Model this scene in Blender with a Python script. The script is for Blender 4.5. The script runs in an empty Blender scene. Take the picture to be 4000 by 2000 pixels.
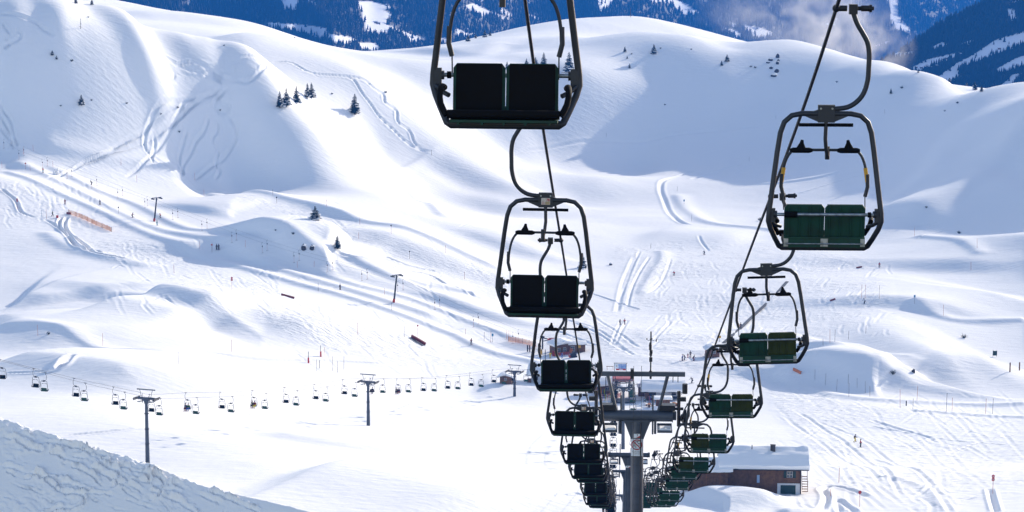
import bpy, bmesh, math, random
import numpy as np
from mathutils import Vector, Matrix, Euler
R = math.radians
C = bpy.context.scene.collection
random.seed(7); RNG = np.random.default_rng(11)
# ---------------------------------------------------------------- camera
F = 10000.0            # focal length in photo pixels (photo is 4000 x 2000)
PITCH = R(9.0)
cam = bpy.data.cameras.new('camera'); cam.sensor_width = 36.0
cam.lens = 36.0 * F / 4000.0; cam.clip_start = 0.5; cam.clip_end = 30000
co = bpy.data.objects.new('camera', cam); C.objects.link(co)
co.location = (0, 0, 0); co.rotation_euler = (R(90) - PITCH, 0, 0)
bpy.context.scene.camera = co
# ---------------------------------------------------------------- light
SUN_EL, SUN_AZ = R(18.2), R(49)      # azimuth measured from +X towards +Y
sunv = Vector((math.cos(SUN_EL) * math.cos(SUN_AZ), math.cos(SUN_EL) * math.sin(SUN_AZ), math.sin(SUN_EL)))
W = bpy.data.worlds.new("World"); bpy.context.scene.world = W; W.use_nodes = True
nt = W.node_tree; nt.nodes.clear()
sky = nt.nodes.new('ShaderNodeTexSky'); sky.sky_type = 'NISHITA'; sky.sun_disc = False
sky.sun_elevation = SUN_EL; sky.sun_rotation = R(90) - SUN_AZ; sky.altitude = 1800; sky.air_density = 1.0; sky.dust_density = 2.2; sky.ozone_density = 1.0
bg = nt.nodes.new('ShaderNodeBackground'); bg.inputs[1].default_value = 0.172
wo = nt.nodes.new('ShaderNodeOutputWorld')
tint = nt.nodes.new('ShaderNodeMix'); tint.data_type = 'RGBA'; tint.blend_type = 'MULTIPLY'; tint.inputs[0].default_value = 1; tint.inputs[7].default_value = (.93, .82, .75, 1)
nt.links.new(sky.outputs[0], tint.inputs[6]); nt.links.new(tint.outputs[2], bg.inputs[0]); nt.links.new(bg.outputs[0], wo.inputs[0])
sl = bpy.data.lights.new('sun', 'SUN'); sl.energy = 3.0; sl.angle = R(0.55); sl.color = (1.0, 0.92, 0.78)
so = bpy.data.objects.new('sun', sl); C.objects.link(so)
so.rotation_euler = sunv.to_track_quat('Z', 'Y').to_euler()
vs = bpy.context.scene.view_settings
vs.view_transform = 'Standard'; vs.look = 'None'; vs.gamma = 1; vs.exposure = 1.03
# ---------------------------------------------------------------- pixel <-> world
cp, sp = math.cos(PITCH), math.sin(PITCH)
def ray(px, py):
    a = (px - 2000.0) / F; b = -(py - 1000.0) / F
    return a, cp + b * sp, -sp + b * cp          # x, y(forward), z
def ut(px, py):
    x, y, z = ray(px, py); return x / y, z / y
def at(px, py, Y):
    """world point on the ray of a photo pixel at forward distance Y"""
    u, t = ut(px, py); return Vector((u * Y, Y, t * Y))
# ---------------------------------------------------------------- helpers
def tag(o, label=None, cat=None, group=None, kind=None):
    if label: o['label'] = label
    if cat: o['category'] = cat
    if group: o['group'] = group
    if kind: o['kind'] = kind
    return o
def empty(name, loc=(0, 0, 0), rz=0.0, label=None, cat=None, group=None):
    o = bpy.data.objects.new(name, None); C.objects.link(o); o.empty_display_size = 0.2
    o.location = loc; o.rotation_euler = (0, 0, rz)
    return tag(o, label, cat, group)
def copy_tree(o, parent=None):
    c = o.copy(); C.objects.link(c); c.parent = parent
    for ch in o.children: copy_tree(ch, c)
    return c
class MB:
    """collects shapes into one mesh"""
    def __init__(s): s.v = []; s.f = []; s.m = []; s.mi = 0; s.sm = []
    def add(s, vs, fs, smooth=False):
        n = len(s.v); s.v += [tuple(p) for p in vs]
        for f in fs: s.f.append([i + n for i in f]); s.m.append(s.mi); s.sm.append(smooth)
        return s
    def box(s, c, d, rz=0, rx=0, ry=0, taper=1.0):
        M = Euler((rx, ry, rz)).to_matrix(); c = Vector(c); x, y, z = d[0] / 2, d[1] / 2, d[2] / 2
        vs = []
        for k, zz in ((1, -z), (taper, z)):
            for a, b in ((-1, -1), (1, -1), (1, 1), (-1, 1)): vs.append(c + M @ Vector((a * x * k, b * y * k, zz)))
        return s.add(vs, [(3, 2, 1, 0), (4, 5, 6, 7), (0, 1, 5, 4), (1, 2, 6, 5), (2, 3, 7, 6), (3, 0, 4, 7)])
    def tube(s, pts, r, n=8, caps=True, closed=False, flat=1.0):
        P = [Vector(p) for p in pts]; rs = r if isinstance(r, (list, tuple)) else [r] * len(P)
        vs = []; m = len(P); up = None
        for i, p in enumerate(P):
            if closed: t = (P[(i + 1) % m] - P[i - 1]).normalized()
            else: t = (P[min(i + 1, m - 1)] - P[max(i - 1, 0)]).normalized()
            if up is None:
                up = Vector((0, 0, 1)) if abs(t.z) < .9 else Vector((0, 1, 0))
            a = (up - t * up.dot(t)).normalized(); b = t.cross(a); up = a
            for k in range(n):
                an = 2 * math.pi * k / n
                vs.append(p + (a * math.cos(an) * flat + b * math.sin(an)) * rs[i])
        fs = []
        for i in range(m if closed else m - 1):
            j = (i + 1) % m
            for k in range(n):
                l = (k + 1) % n; fs.append((i * n + k, i * n + l, j * n + l, j * n + k))
        s.add(vs, fs, True)
        if caps and not closed:
            s.add([vs[k] for k in range(n)], [list(range(n))[::-1]]); s.add([vs[(m - 1) * n + k] for k in range(n)], [list(range(n))])
        return s
    def cyl(s, a, b, r, n=12, r2=None): return s.tube([a, b], [r, r if r2 is None else r2], n)
    def prism(s, poly, y0, y1, M=None):
        """polygon in xz extruded along y"""
        n = len(poly); vs = [Vector((p[0], y0, p[1])) for p in poly] + [Vector((p[0], y1, p[1])) for p in poly]
        if M is not None: vs = [M @ v for v in vs]
        fs = [list(range(n)), list(range(2 * n - 1, n - 1, -1))] + [(i, i + n, (i + 1) % n + n, (i + 1) % n) for i in range(n)]
        return s.add(vs, fs)
    def ball(s, c, r, n=8, sc=(1, 1, 1)):
        c = Vector(c); vs = []; fs = []; k = max(3, n // 2)
        for i in range(k + 1):
            th = math.pi * i / k
            for j in range(n):
                ph = 2 * math.pi * j / n
                vs.append(c + Vector((r * sc[0] * math.sin(th) * math.cos(ph), r * sc[1] * math.sin(th) * math.sin(ph), r * sc[2] * math.cos(th))))
        for i in range(k):
            for j in range(n):
                l = (j + 1) % n; fs.append((i * n + j, (i + 1) * n + j, (i + 1) * n + l, i * n + l))
        return s.add(vs, fs, True)
    def mesh(s, name, mats):
        me = bpy.data.meshes.new(name); me.from_pydata(s.v, [], s.f)
        for m in (mats if isinstance(mats, (list, tuple)) else [mats]): me.materials.append(m)
        me.polygons.foreach_set('material_index', s.m); me.polygons.foreach_set('use_smooth', s.sm)
        me.update(); return me
    def build(s, name, mats, parent=None, **kw):
        o = bpy.data.objects.new(name, s.mesh(name, mats)); C.objects.link(o)
        if parent is not None: o.parent = parent
        return tag(o, **kw)
def smooth_path(pts, k=6):
    """Catmull-Rom"""
    P = [np.array(p, float) for p in pts]; P = [2 * P[0] - P[1]] + P + [2 * P[-1] - P[-2]]; out = []
    for i in range(1, len(P) - 2):
        for j in range(k):
            t = j / k; a, b, c, d = P[i - 1:i + 3]
            out.append(.5 * ((2 * b) + (-a + c) * t + (2 * a - 5 * b + 4 * c - d) * t * t + (-a + 3 * b - 3 * c + d) * t ** 3))
    out.append(P[-2]); return np.array(out)
# ---------------------------------------------------------------- materials
def mat(name, col, rough=.6, metal=0.0, bump=None, var=None, spec=.5, two=None):
    """bump=(scale,strength,dist) noise bump; var=(scale,amount) colour variation; two=(col2,scale,lo,hi) patches of a second colour"""
    m = bpy.data.materials.new(name); m.use_nodes = True; t = m.node_tree; b = t.nodes['Principled BSDF']
    b.inputs['Base Color'].default_value = (*col, 1); b.inputs['Roughness'].default_value = rough
    b.inputs['Metallic'].default_value = metal; b.inputs['Specular IOR Level'].default_value = spec
    tc = t.nodes.new('ShaderNodeTexCoord')
    if var or two:
        n = t.nodes.new('ShaderNodeTexNoise'); n.inputs['Scale'].default_value = (var[0] if var else two[1]); n.inputs['Detail'].default_value = 5
        t.links.new(tc.outputs['Object'], n.inputs['Vector'])
        mx = t.nodes.new('ShaderNodeMix'); mx.data_type = 'RGBA'
        rp = t.nodes.new('ShaderNodeMapRange'); rp.inputs[1].default_value = .3 if var else two[2]; rp.inputs[2].default_value = .7 if var else two[3]
        t.links.new(n.outputs[0], rp.inputs[0]); t.links.new(rp.outputs[0], mx.inputs[0])
        if two: A, B = col, two[0]
        else: A = [c * (1 - var[1]) for c in col]; B = [min(1, c * (1 + var[1])) for c in col]
        mx.inputs[6].default_value = (*A, 1); mx.inputs[7].default_value = (*B, 1)
        t.links.new(mx.outputs[2], b.inputs['Base Color'])
    if bump:
        n = t.nodes.new('ShaderNodeTexNoise'); n.inputs['Scale'].default_value = bump[0]; n.inputs['Detail'].default_value = 4
        t.links.new(tc.outputs['Object'], n.inputs['Vector'])
        bp = t.nodes.new('ShaderNodeBump'); bp.inputs['Strength'].default_value = bump[1]; bp.inputs['Distance'].default_value = bump[2]
        t.links.new(n.outputs[0], bp.inputs['Height']); t.links.new(bp.outputs[0], b.inputs['Normal'])
    return m
def snow_mat(name, amp=1.0, attr=None, scale=1.0, col=(.90, .88, .87)):
    m = bpy.data.materials.new(name); m.use_nodes = True; t = m.node_tree; b = t.nodes['Principled BSDF']
    b.inputs['Base Color'].default_value = (*col, 1); b.inputs['Roughness'].default_value = .72; b.inputs['Specular IOR Level'].default_value = .2
    tc = t.nodes.new('ShaderNodeTexCoord')
    def noise(sc, det, stretch=None):
        n = t.nodes.new('ShaderNodeTexNoise'); n.inputs['Scale'].default_value = sc * scale; n.inputs['Detail'].default_value = det
        if stretch:
            mp = t.nodes.new('ShaderNodeMapping'); mp.inputs['Scale'].default_value = stretch[:3]; mp.inputs['Rotation'].default_value = (0, 0, stretch[3])
            t.links.new(tc.outputs['Object'], mp.inputs[0]); t.links.new(mp.outputs[0], n.inputs['Vector'])
        else: t.links.new(tc.outputs['Object'], n.inputs['Vector'])
        return n
    n1 = noise(.42, 7); n2 = noise(.22, 7, (1, 3.5, 1, R(-28)))
    bp = t.nodes.new('ShaderNodeBump'); bp.inputs['Strength'].default_value = .35 * amp; bp.inputs['Distance'].default_value = .22
    t.links.new(n1.outputs[0], bp.inputs['Height'])
    bw = t.nodes.new('ShaderNodeBump'); bw.inputs['Strength'].default_value = .4 * amp; bw.inputs['Distance'].default_value = .3
    t.links.new(n2.outputs[0], bw.inputs['Height']); t.links.new(bp.outputs[0], bw.inputs['Normal'])
    last = bp = bw
    if attr:
        at_ = t.nodes.new('ShaderNodeAttribute'); at_.attribute_name = attr
        n3 = noise(.55, 6, (1, 3.2, 1, R(25))); mu = t.nodes.new('ShaderNodeMath'); mu.operation = 'MULTIPLY'
        t.links.new(at_.outputs['Fac'], mu.inputs[0]); t.links.new(n3.outputs[0], mu.inputs[1])
        b2 = t.nodes.new('ShaderNodeBump'); b2.inputs['Strength'].default_value = .8; b2.inputs['Distance'].default_value = .55
        t.links.new(mu.outputs[0], b2.inputs['Height']); t.links.new(bp.outputs[0], b2.inputs['Normal']); last = b2
    t.links.new(last.outputs[0], b.inputs['Normal'])
    return m
# ================================================================ TERRAIN
def tps_fit(P, z, lam=2.0):
    P = np.asarray(P, float); n = len(P); d = np.linalg.norm(P[:, None] - P[None], axis=2)
    K = np.where(d > 0, d ** 2 * np.log(d + 1e-9), 0) + lam * np.eye(n); Q = np.c_[np.ones(n), P]
    A = np.block([[K, Q], [Q.T, np.zeros((3, 3))]]); return np.linalg.solve(A, np.r_[z, 0, 0, 0])
def tps_eval(P, w, X, Y):
    out = w[-3] + w[-2] * X + w[-1] * Y
    for (a, b), c in zip(P, w[:-3]):
        r2 = (X - a) ** 2 + (Y - b) ** 2; out += c * .5 * r2 * np.log(r2 + 1e-9)
    return out
# anchors: photo column -> list of (py, Y) seen points, or ('z', Y, z) hidden points
ANCH = {
 -700: [(1650, 470), (1400, 580), (1200, 665), (1000, 740), (850, 790), (640, 850), ('z', 925, -66), ('z', 1150, -62), ('z', 1300, -68), ('z', 1450, -110), ('z', 1900, -240)],
 0: [('z', 330, -86), (1600, 470), (1500, 530), (1400, 580), (1300, 625), (1200, 665), (1000, 740), (850, 790), (700, 840), (600, 880), ('z', 916, -71), (100, 1040), (20, 1150), (-60, 1300), ('z', 1450, -110), ('z', 1900, -240)],
 500: [('z', 330, -92), (1810, 425), (1650, 455), (1500, 520), (1400, 575), (1300, 620), (1200, 660), (1100, 700), (1000, 745), (900, 790), (800, 840), (710, 890), ('z', 935, -77.2), (150, 1060), (60, 1200), (15, 1300), ('z', 1430, -110), ('z', 1900, -240)],
 250: [(630, 885), ('z', 923, -72.5), (150, 1010)],
 750: [(690, 915), ('z', 953, -83.4), (230, 990)],
 1000: [('z', 330, -96), (1800, 420), (1665, 480), (1550, 540), (1450, 590), (1350, 630), (1250, 665), (1150, 700), (1050, 735), (950, 775), (850, 820), (750, 870), (680, 925), ('z', 974, -77.4), (150, 1100), (90, 1220), ('z', 1380, -115), ('z', 1900, -240)],
 1440: [('z', 330, -99), (1665, 520), (1550, 570), (1450, 620), (1350, 655), (1250, 690), (1150, 720), (1050, 760), (950, 800), (850, 850), (750, 910), (680, 970), (600, 1020), ('z', 1063, -94), (270, 1130), (240, 1220), (205, 1330), ('z', 1500, -140), ('z', 1900, -250)],
 2000: [('z', 330, -101), (2000, 400), (1800, 470), (1700, 520), (1563, 600), (1450, 640), (1370, 680), (1200, 750), (1000, 850), (850, 950), (700, 1060), (600, 1115), (400, 1147), (300, 1166), (265, 1190), (200, 1290), (120, 1400), ('z', 1560, -135), ('z', 1900, -250)],
 2500: [('z', 330, -101), (2000, 400), (1850, 450), (1700, 540), (1560, 600), (1400, 655), (1300, 700), (1200, 765), (1000, 865), (850, 970), (700, 1090), (620, 1140), (500, 1163), (300, 1203), (150, 1245), (125, 1270), ('z', 1330, -104), ('z', 1390, -104), (66, 1490), ('z', 1620, -145), ('z', 1900, -250)],
 3000: [('z', 330, -101), (2000, 400), (1850, 440), (1800, 470), (1700, 545), (1560, 600), (1400, 665), (1250, 730), (1100, 800), (1000, 860), (900, 930), (800, 1010), (700, 1080), (620, 1125), (560, 1145), (400, 1185), (200, 1235), (165, 1265), ('z', 1380, -125), ('z', 1900, -260)],
 3500: [('z', 330, -100), (2000, 400), (1800, 490), (1700, 540), (1600, 580), (1540, 610), (1450, 645), (1300, 690), (1200, 730), (1100, 790), (1000, 850), (900, 900), (800, 950), (700, 1000), (600, 1050), (500, 1100), (400, 1135), (300, 1175), (262, 1210), ('z', 1330, -130), ('z', 1900, -260)],
 4000: [('z', 330, -100), (2000, 400), (1800, 490), (1600, 585), (1540, 615), (1400, 670), (1300, 700), (1200, 740), (1100, 780), (1000, 820), (900, 855), (800, 890), (700, 920), (600, 950), (500, 980), (400, 1020), (328, 1080), ('z', 1250, -125), ('z', 1900, -260)],
 2250: [(600, 1128), (265, 1185), (205, 1235), (74, 1440)],
 2570: [(128, 1262), ('z', 1330, -112)],
 2700: [(600, 1140), (152, 1246), ('z', 1330, -118)],
 2865: [(600, 1138), (330, 1195), (206, 1238), ('z', 1320, -126)],
 3090: [(160, 1264), ('z', 1350, -122)],
 3700: [(600, 1005), (320, 1158), ('z', 1270, -130)],
 3830: [(600, 985), (440, 1045), (366, 1085), ('z', 1160, -122), ('z', 1260, -130)],
 4160: [(600, 930), (340, 1060), ('z', 1180, -122)],
 4700: [('z', 330, -98), ('z', 420, -104), ('z', 600, -118), ('z', 700, -116), ('z', 800, -95), ('z', 890, -90), ('z', 970, -78), ('z', 1080, -75), ('z', 1400, -130), ('z', 1900, -260)],
 5500: [('z', 330, -96), ('z', 600, -100), ('z', 760, -70), ('z', 880, -74), ('z', 1000, -64), ('z', 1300, -110), ('z', 1900, -260)],
}
AP, AZ = [], []
for px, L in ANCH.items():
    for a in L:
        if a[0] == 'z': u = ut(px, 1000)[0]; AP.append((u * a[1], a[1])); AZ.append(a[2])
        else: p = at(px, a[0], a[1]); AP.append((p.x, p.y)); AZ.append(p.z)
S_ = .01
APs = np.array(AP) * S_; tw = tps_fit(APs, np.array(AZ), .001)
UD = .214; NC = 1100
uc = np.concatenate([np.linspace(-.62, -UD, 46)[:-1], np.linspace(-UD, UD, NC), np.linspace(UD, .62, 46)[1:]])
yr = np.concatenate([np.linspace(300, 380, 40)[:-1], np.arange(380, 760, .55), np.arange(760, 1300, .85), np.arange(1300, 1560, 2.2), np.linspace(1560, 2100, 60)])
U, Yg = np.meshgrid(uc, yr); Xg = U * Yg
H = tps_eval(APs, tw, Xg * S_, Yg * S_)
H0 = H.copy()
_LT = {}
def vnoise(X, Y, s, seed):
    if seed not in _LT: _LT[seed] = np.random.default_rng(seed).random((256, 256)) * 2 - 1
    g = _LT[seed]; X = np.asarray(X, float); Y = np.asarray(Y, float)
    x = X / s + 1000; y = Y / s + 1000; xi = np.floor(x).astype(int); yi = np.floor(y).astype(int); fx = x - xi; fy = y - yi
    fx = fx ** 3 * (fx * (fx * 6 - 15) + 10); fy = fy ** 3 * (fy * (fy * 6 - 15) + 10)
    q = lambda i, j: g[i & 255, j & 255]
    return (q(xi, yi) * (1 - fx) + q(xi + 1, yi) * fx) * (1 - fy) + (q(xi, yi + 1) * (1 - fx) + q(xi + 1, yi + 1) * fx) * fy
def colf(u): return np.interp(u, uc, np.arange(len(uc)))
def hit(px, py, up=0.0, base=None):
    """(X, Y, z) where the photo ray of a pixel first meets the terrain raised by `up`"""
    A = H if base is None else base; u, t = ut(px, py); c = colf(u); i = int(c); f = c - i
    z = A[:, i] * (1 - f) + A[:, min(i + 1, len(uc) - 1)] * f + up
    s = z / yr - t; k = np.argmax(s >= 0)
    if s[k] < 0: k = int(np.argmax(s)); return Vector((u * yr[k], yr[k], z[k] - up))
    if k == 0: return Vector((u * yr[0], yr[0], z[0] - up))
    g = s[k - 1] / (s[k - 1] - s[k]); Y = yr[k - 1] + g * (yr[k] - yr[k - 1])
    return Vector((u * Y, Y, z[k - 1] + g * (z[k] - z[k - 1]) - up))
def gz(X, Y):
    c = colf(X / Y); r = np.interp(Y, yr, np.arange(len(yr))); i, j = int(r), int(c); f, g = r - i, c - j
    i2, j2 = min(i + 1, len(yr) - 1), min(j + 1, len(uc) - 1)
    return float((H[i, j] * (1 - g) + H[i, j2] * g) * (1 - f) + (H[i2, j] * (1 - g) + H[i2, j2] * g) * f)
LEE = np.array([-math.cos(SUN_AZ), -math.sin(SUN_AZ)])
def polyline_field(P, margin):
    """for grid vertices near polyline P (world XY): slice, signed distance (lee > 0), position 0..1 along it"""
    P = np.asarray(P, float); y0, y1 = P[:, 1].min() - margin, P[:, 1].max() + margin
    us = np.concatenate([(P[:, 0] + m) / (P[:, 1] + n) for m in (-margin, margin) for n in (-margin, margin)])
    r0, r1 = np.searchsorted(yr, [y0, y1]); c0, c1 = np.searchsorted(uc, [us.min(), us.max()])
    r1 = max(r1, r0 + 1); c1 = max(c1, c0 + 1)
    sl_ = (slice(r0, r1), slice(c0, c1)); X = Xg[sl_]; Y = Yg[sl_]
    best = np.full(X.shape, 1e9); sg = np.zeros(X.shape); al = np.zeros(X.shape)
    L = np.r_[0, np.cumsum(np.linalg.norm(np.diff(P, axis=0), axis=1))]; T = L[-1]
    if T < 1e-6: return sl_, best, al, 1
    tot = P[-1] - P[0]; flip = 1 if np.array([-tot[1], tot[0]]) @ LEE > 0 else -1
    for k in range(len(P) - 1):
        d = P[k + 1] - P[k]; l2 = d @ d
        if l2 < 1e-9: continue
        t = np.clip(((X - P[k, 0]) * d[0] + (Y - P[k, 1]) * d[1]) / l2, 0, 1)
        ex = X - P[k, 0] - t * d[0]; ey = Y - P[k, 1] - t * d[1]; r = np.hypot(ex, ey); n = np.array([-d[1], d[0]]) * flip
        m = r < best; best = np.where(m, r, best); sg = np.where(m, np.sign(ex * n[0] + ey * n[1] + 1e-9), sg)
        al = np.where(m, (L[k] + t * math.sqrt(l2)) / T, al)
    return sl_, best * sg, al, T
def calm(P, n=2):
    for _ in range(n): P = np.vstack([P[:1], (P[:-2] + 2 * P[1:-1] + P[2:]) / 4, P[-1:]])
    return P
def steady(P, step):
    """crest in plan as Y(X): hidden ground makes the seen points jump in depth, a real crest does not"""
    P = np.array(P, float); P = calm(P, 1); L = np.r_[0, np.cumsum(np.abs(np.diff(P[:, 0])) + 1e-3)]
    n = max(6, int(np.linalg.norm(np.diff(P, axis=0), axis=1).sum() / step)); s = np.linspace(0, L[-1], n)
    Q = np.c_[np.interp(s, L, P[:, 0]), np.interp(s, L, P[:, 1])]; return calm(Q, 8)
def scarp(pix, h, wl, ww, end=.25, sharp=1.5):
    """a snow crest: pixels along the crest, height, lee width, windward width"""
    P = steady([hit(x, y, h, H0)[:2] for x, y in pix], max(3., wl * .5))
    sl_, s, a, T = polyline_field(P, 2.6 * max(wl, ww))
    e = np.clip(np.minimum(a, 1 - a) / end, 0, 1); e = e * e * (3 - 2 * e)
    q = np.abs(s)
    prof = np.where(s > 0, np.exp(-(q / wl) ** sharp), np.exp(-(q / ww) ** 2))
    H[sl_] += h * e * prof
def blur(A, k, axes=(0, 1)):
    for ax in axes:
        c = np.cumsum(np.concatenate([np.repeat(np.take(A, [0], ax), k, ax), A, np.repeat(np.take(A, [-1], ax), k + 1, ax)], ax), ax)
        n = A.shape[ax]; A = (np.take(c, range(2 * k + 1, 2 * k + 1 + n), ax) - np.take(c, range(0, n), ax)) / (2 * k + 1)
    return A
def groove(pix, w, dep, bank=.3, k=5, fade=.08, base=None):
    """a ski track, path or piste edge cut into the snow"""
    P = calm(smooth_path([hit(x, y, 0, base)[:2] for x, y in pix], k), 3)
    w = max(w * .52, .42)
    sl_, s, a, T = polyline_field(P, 4 * w)
    e = np.clip(np.minimum(a, 1 - a) / fade, 0, 1)
    q = np.abs(s) / w
    H[sl_] += dep * e * (-np.exp(-q ** 2) + bank * np.exp(-((q - 1.9) / .7) ** 2))
H += .8 * vnoise(Xg, Yg, 55, 1) * np.clip((Yg - 380) / 60, 0, 1) +   .25 * vnoise(Xg, Yg, 24, 2) + .08 * vnoise(Xg, Yg, 10, 3)
H0 = H.copy()
SC = [  # crest pixels, height, lee, windward
 ([(70, 1140), (128, 1118), (185, 1135), (215, 1150)], 3.2, 9, 30),
 ([(370, 1168), (470, 1172), (543, 1186), (620, 1205), (706, 1226), (800, 1240)], 5, 14, 40),
 ([(740, 1205), (788, 1180), (870, 1170), (960, 1176), (1060, 1190), (1180, 1225), (1320, 1290)], 5.5, 16, 45),
 ([(-60, 1195), (0, 1205), (60, 1222), (150, 1265), (230, 1285), (320, 1285), (350, 1300)], 5, 12, 30),
 ([(-60, 1355), (60, 1362), (235, 1379), (337, 1379), (450, 1405), (560, 1450), (600, 1470)], 5.5, 12, 35),
 ([(790, 812), (832, 784), (890, 778), (950, 800)], 2.6, 8, 26),
 ([(930, 945), (1000, 902), (1076, 860), (1163, 846), (1239, 846), (1300, 870)], 8, 20, 34),
 ([(1065, 950), (1136, 927), (1217, 914), (1326, 930), (1385, 970)], 6.5, 16, 25),
 ([(1480, 925), (1530, 890), (1587, 867), (1652, 857), (1728, 880), (1790, 900)], 6, 18, 34),
 ([(1865, 910), (1924, 884), (1978, 884), (2040, 900)], 4, 14, 26),
 ([(1890, 790), (1940, 760), (2010, 745), (2080, 735)], 5, 18, 30),
 ([(1395, 1052), (1440, 1038), (1500, 1050)], 2.2, 9, 20),
 ([(1680, 1125), (1740, 1107), (1800, 1112)], 2.0, 8, 20),
 ([(1715, 1165), (1780, 1136), (1880, 1143), (1920, 1160)], 3.4, 12, 25),
 ([(1310, 838), (1370, 832), (1440, 845)], 2.4, 8, 25),
 ([(1575, 700), (1630, 672), (1700, 648)], 3, 10, 24),
 # top left plateau
 ([(40, 45), (130, 14), (240, 25), (290, 40)], 1.6, 24, 50),
 ([(165, 90), (200, 72), (250, 85), (310, 118)], 3, 24, 50),
 ([(30, 95), (90, 82), (125, 105)], 1.5, 18, 40),
 ([(445, 118), (520, 84), (590, 92), (660, 128)], 5.5, 22, 40),
 ([(465, 26), (560, 22), (650, 50)], 5, 22, 40),
 ([(860, 118), (960, 130), (1040, 158)], 4, 20, 40),
 # big left face crests
 ([(-80, 205), (60, 215), (170, 192), (260, 205), (330, 235), (400, 270), (520, 300), (575, 325), (640, 365), (700, 370)], 10, 34, 60, .14),
 ([(560, 330), (640, 312), (700, 292), (770, 300), (850, 330), (900, 380)], 9, 30, 40, .3),
 ([(880, 420), (930, 380), (1000, 330), (1060, 300), (1130, 300)], 9, 26, 40),
 ([(1180, 385), (1260, 380), (1330, 395), (1420, 420), (1480, 460)], 4, 14, 30),
 ([(1500, 270), (1580, 285), (1640, 320), (1655, 345)], 6, 16, 40),
 ([(1560, 275), (1700, 262), (1830, 235), (1960, 205), (2080, 190), (2200, 205)], 5, 26, 50),
 ([(1700, 190), (1830, 160), (1940, 150), (2010, 160)], 5, 26, 50),
 ([(960, 640), (1100, 640), (1250, 625), (1420, 612), (1530, 600)], 4, 16, 14),
 ([(980, 690), (1120, 668), (1300, 655), (1500, 625)], 3, 12, 14),
 # middle and right
 ([(2005, 560), (2120, 540), (2300, 545), (2440, 560), (2560, 600), (2640, 640)], -5, 30, 30),
 ([(1800, 700), (1900, 660), (2060, 640), (2230, 645), (2400, 670), (2500, 720)], 7, 30, 30),
 ([(2240, 270), (2330, 240), (2420, 190), (2560, 145), (2660, 140), (2760, 180), (2860, 215), (2960, 200), (3060, 175), (3200, 215)], 3, 18, 16),
 ([(3180, 250), (3300, 262), (3420, 290), (3500, 330)], 5, 20, 40),
 ([(3220, 480), (3330, 465), (3480, 440), (3560, 400), (3660, 380), (3760, 400), (3820, 420)], 3, 18, 30),
 ([(2500, 890), (2620, 905), (2800, 910), (2950, 920)], 3, 14, 30),
 ([(3350, 825), (3450, 828), (3560, 822), (3680, 812)], 5, 22, 34),
 ([(3160, 1448), (3200, 1420), (3262, 1392), (3348, 1370), (3430, 1386)], 5, 15, 34, .4),
 ([(3240, 1455), (3290, 1432), (3353, 1411), (3451, 1404), (3530, 1425), (3575, 1458)], 6, 16, 34, .45),
 ([(3480, 1395), (3565, 1371), (3640, 1385), (3706, 1406), (3800, 1412), (3924, 1403), (4050, 1378)], 6, 22, 44, .4),
 ([(3215, 1400), (3260, 1360), (3330, 1342), (3430, 1352)], 4, 12, 30),
 ([(3700, 1030), (3800, 960), (3900, 900), (4060, 850)], 4, 18, 50),
 ([(3560, 1180), (3640, 1130), (3760, 1120), (3880, 1150), (4000, 1110)], 4, 18, 40),
 ([(3500, 700), (3700, 640), (3900, 560), (4060, 500)], 4, 22, 60),
 ([(3560, 860), (3720, 790), (3900, 720), (4060, 660)], 4, 22, 60),
 # lower middle
 ([(1120, 1700), (1190, 1668), (1250, 1658), (1330, 1680)], 1.6, 7, 22),
 ([(1100, 1760), (1350, 1790), (1600, 1840), (1850, 1900), (2000, 1960)], 4.5, 26, 30),
 ([(2690, 1905), (2750, 1893), (2830, 1868), (2910, 1858), (2980, 1880), (3040, 1922)], 3.2, 11, 5),
 ([(3040, 1985), (3140, 1975), (3220, 1990)], 1.5, 5, 5),
 ([(1840, 1495), (1940, 1500), (2060, 1505), (2200, 1515)], 2.0, 9, 20),
]
for a in SC: scarp(a[0], a[1] * .8, *a[2:])
D_ = H - H0; far_ = np.clip((Yg - 780) / 120, 0, 1); D_ = blur(D_, 3) * (1 - far_) + blur(blur(D_, 8), 5) * far_; H = H0 + D_
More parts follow.
